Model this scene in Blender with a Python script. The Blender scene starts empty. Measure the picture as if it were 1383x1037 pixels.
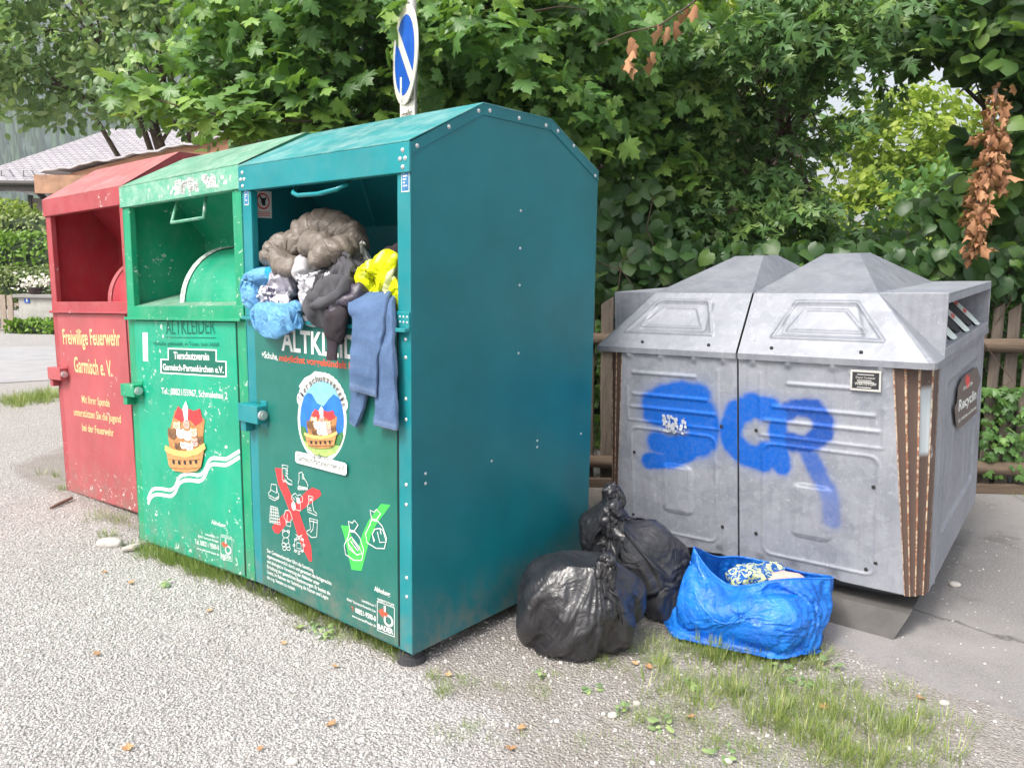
import bpy, math, random
import numpy as np
from mathutils import Vector, Matrix, noise
R = math.radians
sc = bpy.context.scene
C = sc.collection
random.seed(7); rng = np.random.default_rng(7)

# ------------------------------------------------------------------ camera
F, PITCH, ROLL, H = 1025.8, .1372, .0146, 1.5666
cam = bpy.data.objects.new('camera', bpy.data.cameras.new('camera')); C.objects.link(cam)
cam.matrix_world = Matrix.Translation((0, 0, H)) @ Matrix.Rotation(math.pi/2-PITCH, 4, 'X') @ Matrix.Rotation(ROLL, 4, 'Z')
cam.data.sensor_width = 36; cam.data.lens = 36*F/1383
cam.data.clip_end = 3000; cam.data.clip_start = .05
sc.camera = cam
# ------------------------------------------------------------------ world, sun
SUN_EL, SUN_AZ = R(52), R(224)      # azimuth measured clockwise from +Y; the sun is behind and left of the camera
w = bpy.data.worlds.new('World'); sc.world = w; w.use_nodes = True
nt = w.node_tree; bg = nt.nodes['Background']
sky = nt.nodes.new('ShaderNodeTexSky'); sky.sky_type = 'NISHITA'; sky.sun_disc = False
sky.sun_elevation = SUN_EL; sky.sun_rotation = SUN_AZ; sky.air_density = 1.5; sky.dust_density = 6; sky.ozone_density = 1
hs = nt.nodes.new('ShaderNodeHueSaturation'); hs.inputs['Saturation'].default_value = .45
nt.links.new(sky.outputs[0], hs.inputs['Color']); nt.links.new(hs.outputs[0], bg.inputs[0]); bg.inputs[1].default_value = .14
sun = bpy.data.objects.new('sun', bpy.data.lights.new('sun', 'SUN')); C.objects.link(sun)
sun.data.energy = 1.35; sun.data.angle = R(14); sun.data.color = (1, .965, .91)
sd = Vector((math.sin(SUN_AZ)*math.cos(SUN_EL), math.cos(SUN_AZ)*math.cos(SUN_EL), math.sin(SUN_EL)))
sun.rotation_euler = sd.to_track_quat('Z', 'Y').to_euler()
sc.view_settings.view_transform = 'Standard'; sc.view_settings.look = 'None'
sc.view_settings.exposure = 1.02; sc.view_settings.gamma = 1
sc.cycles.max_bounces = 6; sc.cycles.transparent_max_bounces = 8

# ------------------------------------------------------------------ geometry of the view (turns a pixel of the photograph into a ray)
def ray(px, py):
    a = (px-691.5)/F; b = -(py-518.5)/F
    cr, sr, cp, sp = math.cos(ROLL), math.sin(ROLL), math.cos(PITCH), math.sin(PITCH)
    r = a*cr-b*sr; up = a*sr+b*cr
    return Vector((r, cp+up*sp, -sp+up*cp))
O = Vector((0, 0, H))
def hit(px, py, p0, n):
    d = ray(px, py); return O + d*((Vector(p0)-O).dot(n)/d.dot(n))
def at(px, py, Y): return hit(px, py, (0, Y, 0), Vector((0, 1, 0)))
def gnd(px, py, z=0): return hit(px, py, (0, 0, z), Vector((0, 0, 1)))
class Frame:
    def __init__(s, x, y, yaw, tx=0, ty=0, z=0):
        ax = Vector((math.sin(yaw), -math.cos(yaw), tx)).normalized()
        ay = Vector((math.cos(yaw), math.sin(yaw), ty)); ay = (ay-ax*ay.dot(ax)).normalized()
        az = ax.cross(ay)
        s.M = Matrix(((ax.x, ay.x, az.x, x), (ax.y, ay.y, az.y, y), (ax.z, ay.z, az.z, z), (0, 0, 0, 1))); s.I = s.M.inverted()
        s.ax, s.ay, s.az, s.o = ax, ay, az, Vector((x, y, z))
    def P(s, px, py, y=0):                       # local point on the plane local-y = y
        return s.I @ hit(px, py, s.M @ Vector((0, y, 0)), s.ay)
    def X(s, px, py, x):                         # on plane local-x = x
        return s.I @ hit(px, py, s.M @ Vector((x, 0, 0)), s.ax)

# ------------------------------------------------------------------ materials
def mat(name): 
    m = bpy.data.materials.new(name); m.use_nodes = True
    nt = m.node_tree; b = nt.nodes['Principled BSDF']
    return m, nt, b
def nd(nt, t, **k):
    n = nt.nodes.new(t)
    for a, v in k.items():
        if a.startswith('_'): setattr(n, a[1:], v)
        else:
            key = a.replace('__', ' ')
            n.inputs[int(key[1:]) if key[0] == 'i' and key[1:].isdigit() else key].default_value = v
    return n
def lk(nt, a, b): nt.links.new(a, b)
def coords(nt, kind='Object', scale=(1, 1, 1)):
    tc = nt.nodes.new('ShaderNodeTexCoord'); mp = nt.nodes.new('ShaderNodeMapping'); mp.inputs['Scale'].default_value = scale
    lk(nt, tc.outputs[kind], mp.inputs[0]); return mp.outputs[0]
def ramp(nt, fac, stops):
    r = nt.nodes.new('ShaderNodeValToRGB'); e = r.color_ramp.elements
    while len(e) < len(stops): e.new(.5)
    for el, (p, c) in zip(e, stops):
        el.position = p; el.color = (c, c, c, 1) if not hasattr(c, '__len__') else (*c, 1)
    lk(nt, fac, r.inputs[0]); return r.outputs[0]
def noi(nt, vec, scale, detail=4, rough=.6, dist=0):
    n = nd(nt, 'ShaderNodeTexNoise', Scale=scale, Detail=detail, Roughness=rough, Distortion=dist); lk(nt, vec, n.inputs['Vector']); return n.outputs['Fac']
def vor(nt, vec, scale, feat='F1', out='Distance'):
    n = nd(nt, 'ShaderNodeTexVoronoi', Scale=scale); n.feature = feat; lk(nt, vec, n.inputs['Vector']); return n.outputs[out]
def mix(nt, fac, a, b, mode='MIX'):
    n = nt.nodes.new('ShaderNodeMix'); n.data_type = 'RGBA'; n.blend_type = mode
    for s, v in ((n.inputs[0], fac), (n.inputs[6], a), (n.inputs[7], b)):
        if hasattr(v, 'is_output') or hasattr(v, 'links'): lk(nt, v, s)
        else: s.default_value = v if not hasattr(v, '__len__') else ((*v, 1) if len(v) == 3 else v)
    return n.outputs[2]
def mth(nt, op, a, b=0):
    n = nt.nodes.new('ShaderNodeMath'); n.operation = op
    for s, v in ((n.inputs[0], a), (n.inputs[1], b)):
        if hasattr(v, 'links'): lk(nt, v, s)
        else: s.default_value = v
    return n.outputs[0]
def bump(nt, b, h, strength=.3, dist=.01, prev=None):
    n = nd(nt, 'ShaderNodeBump', Strength=strength, Distance=dist); lk(nt, h, n.inputs['Height'])
    if prev is not None: lk(nt, prev, n.inputs['Normal'])
    lk(nt, n.outputs[0], b.inputs['Normal']); return n.outputs[0]
def attr(nt, name, out='Fac'):
    n = nt.nodes.new('ShaderNodeAttribute'); n.attribute_name = name; return n.outputs[out]

def simple(name, col, rough=.6, var=.12, scale=8, bscale=0, bstr=.2, bdist=.003, metallic=0, spec=.5):
    m, nt, b = mat(name); v = coords(nt)
    lo = [c*(1-var) for c in col]; hi = [min(1, c*(1+var)) for c in col]
    c = mix(nt, ramp(nt, noi(nt, v, scale), [(.3, 0), (.7, 1)]), lo, hi); lk(nt, c, b.inputs['Base Color'])
    b.inputs['Roughness'].default_value = rough; b.inputs['Metallic'].default_value = metallic; b.inputs['Specular IOR Level'].default_value = spec
    if bscale: bump(nt, b, noi(nt, v, bscale), bstr, bdist)
    return m
def paint(name, col, chips=.0, chipcol=(.6, .62, .58), rough=.35, dust=.1, dustcol=(.5, .5, .45), scale=30, rust=False, dent=.25, streak=(3, 3, 2)):
    m, nt, b = mat(name); v = coords(nt)
    big = noi(nt, v, 1.7, 3); fine = noi(nt, v, 14, 8, .75)
    c = mix(nt, ramp(nt, big, [(.35, 0), (.7, 1)]), [x*.85 for x in col], [min(1, x*1.15+.002) for x in col])
    st = noi(nt, coords(nt, scale=streak), 3, 6, .7)
    d = mth(nt, 'MULTIPLY', ramp(nt, st, [(.42, 0), (.75, 1)]), dust)
    c = mix(nt, d, c, dustcol)
    sp = ramp(nt, noi(nt, v, 160, 2), [(.70, 0), (.74, 1)])
    c = mix(nt, mth(nt, 'MULTIPLY', sp, dust*1.2), c, dustcol)
    sz = nd(nt, 'ShaderNodeSeparateXYZ'); lk(nt, v, sz.inputs[0])
    splash = mth(nt, 'MULTIPLY', ramp(nt, sz.outputs[2], [(.05, .75), (.34, 0)]), ramp(nt, noi(nt, v, 11, 6, .75), [(.40, 0), (.66, 1)]))
    c = mix(nt, splash, c, (.20, .18, .15))
    scr = ramp(nt, noi(nt, coords(nt, scale=(1, 1, 14)), 5, 5, .7), [(.70, 0), (.72, .22)]); c = mix(nt, scr, c, [min(1, x*1.5+.05) for x in col])
    if chips > 0:
        reg = ramp(nt, noi(nt, v, 2.3, 4, .65), [(.56-chips*.2, 0), (.72-chips*.1, 1)])
        sep = nd(nt, 'ShaderNodeSeparateXYZ'); lk(nt, v, sep.inputs[0])
        low = ramp(nt, sep.outputs[2], [(.0, .55), (.55, 0)])
        reg = mth(nt, 'MAXIMUM', reg, low)
        n1 = noi(nt, v, scale, 6, .7, .4)
        k = mth(nt, 'MULTIPLY', ramp(nt, n1, [(.60, 0), (.625, 1)]), ramp(nt, reg, [(.25, 0), (.4, 1)]))
        k2 = mth(nt, 'MAXIMUM', k, ramp(nt, noi(nt, v, 55, 2), [(.765-.02*chips, 0), (.785-.02*chips, 1)]))
        cc = chipcol
        if rust: cc = mix(nt, noi(nt, v, 9), chipcol, (.16, .07, .035))
        c = mix(nt, k2, c, cc)
        lk(nt, ramp(nt, k2, [(0, rough), (1, .8)]), b.inputs['Roughness'])
    else: lk(nt, ramp(nt, fine, [(.2, rough-.05), (.8, rough+.12)]), b.inputs['Roughness'])
    lk(nt, c, b.inputs['Base Color'])
    p = bump(nt, b, noi(nt, v, 2.2, 2), dent, .02)
    bump(nt, b, noi(nt, v, 220, 2), .08, .001, p)
    return m
TEAL = paint('teal_side', (.0, .158, .190), dust=.01, rough=.33, dent=.35, streak=(2, 2, 2))
TEALF = paint('teal_frame', (.0, .22, .25), dust=.08, rough=.32, dent=.15, streak=(2, 2, 2))
TEALD = paint('teal_door', (.008, .15, .12), dust=.10, rough=.3, dent=.25, dustcol=(.2, .4, .38), streak=(2, 2, 2))
TEALR = paint('teal_roof', (.02, .24, .25), dust=.45, rough=.4, dustcol=(.5, .6, .56), streak=(3, 3, 3))
GRN = paint('green_door_paint', (.0, .34, .20), chips=.55, rough=.4, dust=.08, chipcol=(.62, .66, .60))
GRNF = paint('green_frame_paint', (.0, .29, .14), chips=.6, rough=.4, dust=.12, chipcol=(.6, .64, .57))
GRNI = paint('green_inner_paint', (.0, .33, .18), chips=.25, rough=.5, dust=.12)
GRNW = paint('green_worn_paint', (.10, .36, .24), chips=1.9, rough=.6, dust=.5, dustcol=(.55, .62, .56), scale=14, streak=(5, 5, 5))
GRNR = paint('green_roof_paint', (.10, .28, .18), chips=.5, rough=.6, dust=.55, dustcol=(.42, .5, .42), streak=(4, 4, 4))
RED = paint('red_faded_paint', (.41, .078, .088), chips=.12, rough=.45, dust=.10, dustcol=(.6, .35, .35))
REDF = paint('red_frame_paint', (.36, .05, .06), chips=.2, rough=.5, dust=.16, dustcol=(.6, .35, .35))
REDI = paint('red_inner_paint', (.38, .025, .04), rough=.55, dust=.08)
REDR = paint('red_roof_paint', (.42, .11, .11), chips=.2, rough=.6, dust=.4, dustcol=(.55, .36, .35), streak=(3, 3, 3))
STEEL = simple('rivet_steel', (.62, .63, .64), .35, .1, 20, metallic=.6)
DARKGAP = simple('gap_shade_and_bolt_black', (.02, .02, .022), .8)  # near black for painted shade in gaps and holes, and for bolts
RUBBER = simple('foot_rubber', (.045, .045, .05), .75, .3, 20)
WHITE = simple('white_print', (.80, .82, .80), .5, .06, 30)
WHITE2 = simple('faint_white_print', (.66, .74, .70), .5, .1, 60)
BLACKP = simple('black_print', (.03, .03, .035), .5)
DKGREEN = simple('dark_green_print', (.0, .13, .085), .5, .1, 30)
YEL = simple('pale_yellow_print', (.78, .62, .30), .5, .12, 60)
REDP = simple('red_print', (.72, .045, .05), .5, .08, 20)
ORANGEP = simple('orange_red_print', (.70, .10, .05), .5, .15, 90)
LGREEN = simple('light_green_print', (.06, .62, .09), .5, .06, 20)
BLUEP = simple('blue_print', (.02, .17, .62), .45, .2, 14)
SKYP = simple('sky_blue_print', (.22, .52, .70), .45, .15, 20)
MEADOW = simple('meadow_print', (.38, .56, .16), .5, .35, 60)
TREEP = simple('dark_foliage_print', (.05, .18, .06), .5, .3, 60)
BASK = simple('basket_print', (.55, .27, .10), .55, .3, 90)
BASKL = simple('basket_light_print', (.75, .50, .16), .55, .2, 60)
TAN = simple('fur_tan_print', (.45, .22, .08), .55, .35, 80)
BROWNP = simple('fur_brown_print', (.20, .10, .045), .55, .3, 60)
PINKP = simple('pink_print', (.75, .42, .36), .55, .2, 60)
STICK = simple('sticker_blue', (.05, .20, .42), .4, .2, 40)

def galv(name, tint=1., spray=False, dirt=.5):
    m, nt, b = mat(name); v = coords(nt)
    vc = nd(nt, 'ShaderNodeTexVoronoi', Scale=26.0); 
    dv = nd(nt, 'ShaderNodeTexNoise', Scale=9.0, Detail=3.0); lk(nt, v, dv.inputs['Vector'])
    ad = nd(nt, 'ShaderNodeMix'); ad.data_type = 'RGBA'; ad.blend_type = 'ADD'; ad.inputs[0].default_value = .12
    lk(nt, v, ad.inputs[6]); lk(nt, dv.outputs['Color'], ad.inputs[7]); lk(nt, ad.outputs[2], vc.inputs['Vector'])
    sep = nd(nt, 'ShaderNodeSeparateColor'); lk(nt, vc.outputs['Color'], sep.inputs[0])
    a, c2 = (.21*tint, .228*tint, .275*tint), (.36*tint, .38*tint, .435*tint)
    c = mix(nt, ramp(nt, sep.outputs[0], [(0, .25), (1, .75)]), a, c2)
    c = mix(nt, ramp(nt, noi(nt, v, 3, 7, .7), [(.35, 0), (.7, .7)]), c, (.44*tint, .455*tint, .50*tint))
    c = mix(nt, ramp(nt, noi(nt, v, 38, 6, .75), [(.55, 0), (.70, .55)]), c, (.54*tint, .555*tint, .60*tint))
    st = noi(nt, coords(nt, scale=(16, 16, .8)), 3, 6, .7)
    c = mix(nt, mth(nt, 'MULTIPLY', ramp(nt, st, [(.5, 0), (.78, 1)]), dirt), c, (.17, .16, .155))
    c = mix(nt, ramp(nt, noi(nt, v, 120, 3), [(.68, 0), (.73, .5)]), c, (.18, .17, .17))
    if spray:
        sp = attr(nt, 'spray'); dk = attr(nt, 'spraydark')
        sp2 = mth(nt, 'MULTIPLY', sp, ramp(nt, noi(nt, v, 60, 4, .7), [(.3, .88), (.6, 1.05)]))
        blue = mix(nt, dk, (.0, .125, .60), (.010, .065, .34))
        c = mix(nt, sp2, c, blue)
    lk(nt, c, b.inputs['Base Color']); b.inputs['Metallic'].default_value = .25
    lk(nt, ramp(nt, noi(nt, v, 12), [(.3, .42), (.7, .62)]), b.inputs['Roughness'])
    p = bump(nt, b, noi(nt, v, 3, 2), .15, .02); bump(nt, b, noi(nt, v, 90, 4), .12, .002, p)
    return m
GALV = galv('galvanised_steel', 1., True, .30)
GALVR = galv('galvanised_roof', .72, False, .18)
GALVS = galv('galvanised_side', .88, False, .55)
GALVT = galv('galvanised_dark', .42, False, .8)  # darker overall tint with stronger streaks, used on the underside
def peel():
    m, nt, b = mat('brown_peeling_strip'); v = coords(nt)
    c = mix(nt, noi(nt, v, 6, 4), (.080, .050, .040), (.115, .076, .062))
    e = attr(nt, 'edge')
    k = mth(nt, 'MULTIPLY', ramp(nt, e, [(.25, 0), (.6, 1)]), ramp(nt, noi(nt, v, 70, 5, .8), [(.36, 0), (.44, 1)]))
    cc = mix(nt, ramp(nt, noi(nt, v, 45, 3), [(.45, 0), (.55, 1)]), (.60, .47, .33), (.30, .12, .06))
    c = mix(nt, k, c, cc)
    g = attr(nt, 'patch'); c = mix(nt, g, c, (.42, .47, .50))
    k3 = ramp(nt, noi(nt, v, 13, 6, .7), [(.66, 0), (.68, 1)]); c = mix(nt, k3, c, (.45, .46, .48))
    lk(nt, c, b.inputs['Base Color']); b.inputs['Roughness'].default_value = .6
    bump(nt, b, noi(nt, v, 80, 4), .3, .002)
    return m
PEEL = peel()
SKID = simple('grimy_concrete', (.10, .095, .09), .9, .25, 6, 60, .4, .004)
def leafm(name, c1, c2, c3, trans=.35, rough=.42):
    m, nt, b = mat(name); a = attr(nt, 'leafcol')
    c = ramp(nt, a, [(0, c1), (.55, c2), (1, c3)]); v = coords(nt)
    c = mix(nt, ramp(nt, noi(nt, v, 35, 3), [(.3, .0), (.7, .22)]), c, [x*1.6 for x in c2])
    lk(nt, c, b.inputs['Base Color']); b.inputs['Roughness'].default_value = rough; b.inputs['Specular IOR Level'].default_value = .5
    t = nd(nt, 'ShaderNodeBsdfTranslucent'); tc = mix(nt, .6, c, (.22, .40, .03)); lk(nt, tc, t.inputs[0])
    ms = nd(nt, 'ShaderNodeMixShader'); ms.inputs[0].default_value = trans
    lk(nt, b.outputs[0], ms.inputs[1]); lk(nt, t.outputs[0], ms.inputs[2]); lk(nt, ms.outputs[0], nt.nodes['Material Output'].inputs[0])
    return m
L_MAPLE = leafm('maple_leaves', (0.0540, 0.1305, 0.0337), (0.1078, 0.2293, 0.0570), (0.2877, 0.4586, 0.0757))
L_SILV = leafm('cut_leaves', (0.0474, 0.1165, 0.0344), (0.1027, 0.2117, 0.0643), (0.2568, 0.3640, 0.0865))
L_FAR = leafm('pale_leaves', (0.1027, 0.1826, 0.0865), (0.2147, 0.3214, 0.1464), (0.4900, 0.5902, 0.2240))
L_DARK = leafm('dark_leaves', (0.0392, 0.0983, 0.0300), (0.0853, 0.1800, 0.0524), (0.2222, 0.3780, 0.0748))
L_VINE = leafm('vine_leaves', (0.0211, 0.0616, 0.0199), (0.0501, 0.1120, 0.0333), (0.2120, 0.3349, 0.0632))  # kept dark, shade from the canopy is put into the leaf colour
L_LIT = leafm('lit_leaves', (.13, .21, .03), (.30, .40, .05), (.50, .58, .10), .45)  # bright yellow green, sunlight is put into the leaf colour
L_HEDGE = leafm('hedge_leaves', (0.0750, 0.1650, 0.0150), (0.1500, 0.2850, 0.0225), (0.2400, 0.3750, 0.0450), .3)
L_SHRUB = leafm('shrub_leaves', (.12, .17, .06), (.22, .28, .10), (.36, .40, .18), .3)
L_GRASS = leafm('grass_blades', (0.1170, 0.1950, 0.0455), (0.2470, 0.3250, 0.0780), (0.5980, 0.5460, 0.2860), .3)
L_DRY = leafm('dry_leaves', (.20, .085, .04), (.34, .16, .08), (.48, .26, .14), .15, .8)
BARK = simple('bark', (.10, .075, .055), .9, .35, 14, 30, .6, .02)
TWIG = simple('twig_bark', (.085, .055, .04), .8, .3, 14)
WOOD = None
def woodm(name, c1, c2, axis=(14, 14, 1.2)):
    m, nt, b = mat(name); v = coords(nt, scale=axis)
    n = noi(nt, v, 3, 8, .75, .6); c = mix(nt, ramp(nt, n, [(.3, 0), (.7, 1)]), c1, c2)
    lk(nt, c, b.inputs['Base Color']); b.inputs['Roughness'].default_value = .85; bump(nt, b, n, .6, .006); return m
WOOD = woodm('weathered_wood', (.065, .05, .04), (.19, .155, .125))
WOODR = woodm('weathered_rail', (.07, .048, .034), (.18, .13, .09), (1.2, 14, 14))
WOODB = woodm('brown_boards', (.26, .12, .07), (.44, .25, .16), (1.2, 14, 10))
WOODF = woodm('sun_bleached_boards', (.26, .20, .16), (.45, .37, .31))

def gravelm():
    m, nt, b = mat('ground_mix'); v = coords(nt)
    asp = attr(nt, 'asph'); dirt = attr(nt, 'dirt')
    n0 = noi(nt, v, 1.3, 5, .6)
    # gravel chips
    d = nd(nt, 'ShaderNodeTexVoronoi', Scale=95.0); lk(nt, v, d.inputs['Vector']); sep = nd(nt, 'ShaderNodeSeparateColor'); lk(nt, d.outputs['Color'], sep.inputs[0])
    g = ramp(nt, sep.outputs[0], [(0, (.28, .265, .255)), (.3, (.42, .405, .395)), (.7, (.54, .525, .515)), (1, (.68, .67, .66))])
    d2 = nd(nt, 'ShaderNodeTexVoronoi', Scale=150.0); lk(nt, v, d2.inputs['Vector']); sep2 = nd(nt, 'ShaderNodeSeparateColor'); lk(nt, d2.outputs['Color'], sep2.inputs[0])
    g2 = ramp(nt, sep2.outputs[1], [(0, (.32, .30, .29)), (1, (.58, .56, .55))])
    g = mix(nt, ramp(nt, noi(nt, v, 20), [(.45, 0), (.55, .8)]), g, g2)
    g = mix(nt, ramp(nt, n0, [(.42, 0), (.7, .3)]), g, (.38, .355, .34))
    g = mix(nt, ramp(nt, d.outputs['Distance'], [(.45, 0), (.65, .5)]), g, (.20, .185, .175))
    # packed dirt with crushed stone
    ds = ramp(nt, noi(nt, v, 70, 6, .8), [(.3, (.20, .18, .165)), (.5, (.31, .285, .265)), (.64, (.46, .44, .42)), (.75, (.62, .60, .58))])
    ds = mix(nt, ramp(nt, noi(nt, v, 5, 4), [(.42, 0), (.66, .45)]), ds, (.24, .205, .17))
    # old asphalt
    a1 = ramp(nt, noi(nt, v, 110, 4, .8), [(.3, (.13, .125, .125)), (.55, (.235, .225, .222)), (.75, (.42, .40, .39))])
    a1 = mix(nt, ramp(nt, noi(nt, v, .9, 6, .7), [(.4, 0), (.6, .7)]), a1, (.31, .295, .29))
    a1 = mix(nt, ramp(nt, noi(nt, v, 2.1, 5, .7), [(.56, 0), (.66, .55)]), a1, (.13, .12, .115))
    wv = nd(nt, 'ShaderNodeTexVoronoi', Scale=.42); wv.feature = 'DISTANCE_TO_EDGE'
    wn = nd(nt, 'ShaderNodeTexNoise', Scale=3.0, Detail=4.0); lk(nt, v, wn.inputs['Vector'])
    av = nd(nt, 'ShaderNodeMix'); av.data_type = 'RGBA'; av.blend_type = 'ADD'; av.inputs[0].default_value = .35; lk(nt, v, av.inputs[6]); lk(nt, wn.outputs['Color'], av.inputs[7]); lk(nt, av.outputs[2], wv.inputs['Vector'])
    crack = ramp(nt, wv.outputs['Distance'], [(0.001, 1), (.005, 0)])
    a1 = mix(nt, mth(nt, 'MULTIPLY', crack, .75), a1, (.07, .065, .06))
    edge = mth(nt, 'ADD', dirt, mth(nt, 'MULTIPLY', mth(nt, 'SUBTRACT', noi(nt, v, 7, 6, .75), .5), .9))
    c = mix(nt, ramp(nt, edge, [(.38, 0), (.72, .9)]), g, ds)
    edge2 = mth(nt, 'ADD', asp, mth(nt, 'MULTIPLY', mth(nt, 'SUBTRACT', noi(nt, v, 6, 6, .75), .5), .6))
    k = ramp(nt, edge2, [(.42, 0), (.6, 1)]); c = mix(nt, k, c, a1)
    lk(nt, c, b.inputs['Base Color']); b.inputs['Roughness'].default_value = .9; b.inputs['Specular IOR Level'].default_value = .25
    hgt = mth(nt, 'ADD', mth(nt, 'MULTIPLY', d.outputs['Distance'], -1), mth(nt, 'MULTIPLY', noi(nt, v, 130, 4), .5))
    s = mth(nt, 'SUBTRACT', 1, mth(nt, 'MULTIPLY', k, .75))
    n = nd(nt, 'ShaderNodeBump', Distance=.010); lk(nt, hgt, n.inputs['Height']); lk(nt, s, n.inputs['Strength']); lk(nt, n.outputs[0], b.inputs['Normal'])
    return m
GROUND = gravelm()
STONE = None
def stonem():
    m, nt, b = mat('gravel_stone'); v = coords(nt); a = attr(nt, 'leafcol')
    c = ramp(nt, a, [(0, (.30, .285, .275)), (.35, (.44, .425, .41)), (.8, (.56, .545, .53)), (1, (.68, .665, .65))])
    c = mix(nt, ramp(nt, noi(nt, v, 160), [(.3, 0), (.7, .35)]), c, (.34, .32, .30))
    lk(nt, c, b.inputs['Base Color']); b.inputs['Roughness'].default_value = .85; return m
STONE = stonem()
ROADM = simple('road_asphalt', (.36, .355, .37), .85, .12, 3, 90, .4, .004)

# ------------------------------------------------------------------ object helpers
def tag(o, label=None, cat=None, group=None, kind=None):
    if label: o['label'] = label
    if cat: o['category'] = cat
    if group: o['group'] = group
    if kind: o['kind'] = kind
    return o
def empty(name, M, label=None, cat=None, group=None):
    o = bpy.data.objects.new(name, None); C.objects.link(o); o.matrix_world = M if isinstance(M, Matrix) else Matrix.Translation(M)
    o.empty_display_size = .1
    return tag(o, label, cat, group)
def mesh(name, V, Fc, m, parent=None, smooth=False, mi=None, attrs=None):
    me = bpy.data.meshes.new(name)
    me.from_pydata([tuple(v) for v in V], [], [tuple(f) for f in Fc])
    for x in (m if isinstance(m, (list, tuple)) else [m]): me.materials.append(x)
    if mi is not None: me.polygons.foreach_set('material_index', mi)
    if smooth: me.polygons.foreach_set('use_smooth', [True]*len(Fc))
    if attrs:
        for k, vals in attrs.items():
            a = me.attributes.new(k, 'FLOAT', 'POINT'); a.data.foreach_set('value', np.asarray(vals, dtype=np.float32))
    me.update()
    o = bpy.data.objects.new(name, me); C.objects.link(o)
    if parent is not None: o.parent = parent
    return o
class MB:
    def __init__(s): s.V = []; s.F = []; s.I = []; s.S = []
    def add(s, V, Fc, mi=0):
        n = len(s.V); s.V += [Vector(v) for v in V]; s.F += [tuple(i+n for i in f) for f in Fc]; s.I += [mi]*len(Fc); return s
    def box(s, x0, x1, y0, y1, z0, z1, mi=0, M=None):
        V = [Vector((x, y, z)) for x in (x0, x1) for y in (y0, y1) for z in (z0, z1)]
        if M is not None: V = [M @ v for v in V]
        return s.add(V, [(0, 1, 3, 2), (4, 6, 7, 5), (0, 4, 5, 1), (2, 3, 7, 6), (0, 2, 6, 4), (1, 5, 7, 3)], mi)
    def prism(s, pts, d, mi=0):            # pts: list of 3D points (planar), d: extrusion vector
        n = len(pts); V = [Vector(p) for p in pts]+[Vector(p)+Vector(d) for p in pts]
        return s.add(V, [tuple(range(n))[::-1], tuple(range(n, 2*n))]+[(i, (i+1) % n, (i+1) % n+n, i+n) for i in range(n)], mi)
    def tube(s, pts, r, n=8, mi=0, cap=True):
        pts = [Vector(p) for p in pts]; rr = r if hasattr(r, '__len__') else [r]*len(pts)
        base = len(s.V); up = None
        for i, p in enumerate(pts):
            t = (pts[min(i+1, len(pts)-1)]-pts[max(i-1, 0)]).normalized()
            if up is None: up = t.orthogonal().normalized()
            up = (up-t*up.dot(t)).normalized(); sd = t.cross(up)
            for k in range(n):
                a = 2*math.pi*k/n; s.V.append(p+(up*math.cos(a)+sd*math.sin(a))*rr[i])
        for i in range(len(pts)-1):
            for k in range(n):
                a, b_ = base+i*n+k, base+i*n+(k+1) % n; s.F.append((a, b_, b_+n, a+n)); s.I.append(mi)
        if cap:
            s.F.append(tuple(base+k for k in range(n))[::-1]); s.F.append(tuple(base+(len(pts)-1)*n+k for k in range(n))); s.I += [mi, mi]
        return s
    def dome(s, c, n_, r, h, mi=0, k=8):   # rivet head
        c = Vector(c); n_ = Vector(n_).normalized(); u = n_.orthogonal().normalized(); v = n_.cross(u); base = len(s.V)
        for (q, hh) in ((1, 0), (.75, .65), (.0, 1)):
            for i in range(k if q else 1):
                a = 2*math.pi*i/k; s.V.append(c+u*math.cos(a)*r*q+v*math.sin(a)*r*q+n_*h*hh)
        for i in range(k):
            j = (i+1) % k
            s.F += [(base+i, base+j, base+k+j, base+k+i), (base+k+i, base+k+j, base+2*k)]; s.I += [mi, mi]
        return s
    def build(s, name, m, parent=None, smooth=False, bevel=0):
        o = mesh(name, s.V, s.F, m, parent, smooth, s.I)
        if bevel:
            b = o.modifiers.new('bevel', 'BEVEL'); b.width = bevel; b.segments = 2; b.limit_method = 'ANGLE'; b.angle_limit = R(40)
        return o
class Rivets:                                  # every rivet or bolt head is a part of its own, sharing one mesh
    me = {}
    def __init__(s): s.L = []
    def dome(s, c, n_, r, h, k=8): s.L.append((Vector(c), Vector(n_).normalized(), r, h))
    def build(s, name, m, parent):
        for c, n_, r, h in s.L:
            key = (m.name, round(h/r, 1))
            if key not in s.me:
                o = MB().dome((0, 0, 0), (0, 0, 1), 1, h/r, k=10).build(name, m, parent, True); s.me[key] = o.data
            else: o = bpy.data.objects.new(name, s.me[key]); C.objects.link(o); o.parent = parent
            o.rotation_mode = 'QUATERNION'; o.rotation_quaternion = n_.to_track_quat('Z', 'Y'); o.location = c; o.scale = (r, r, r)
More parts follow.
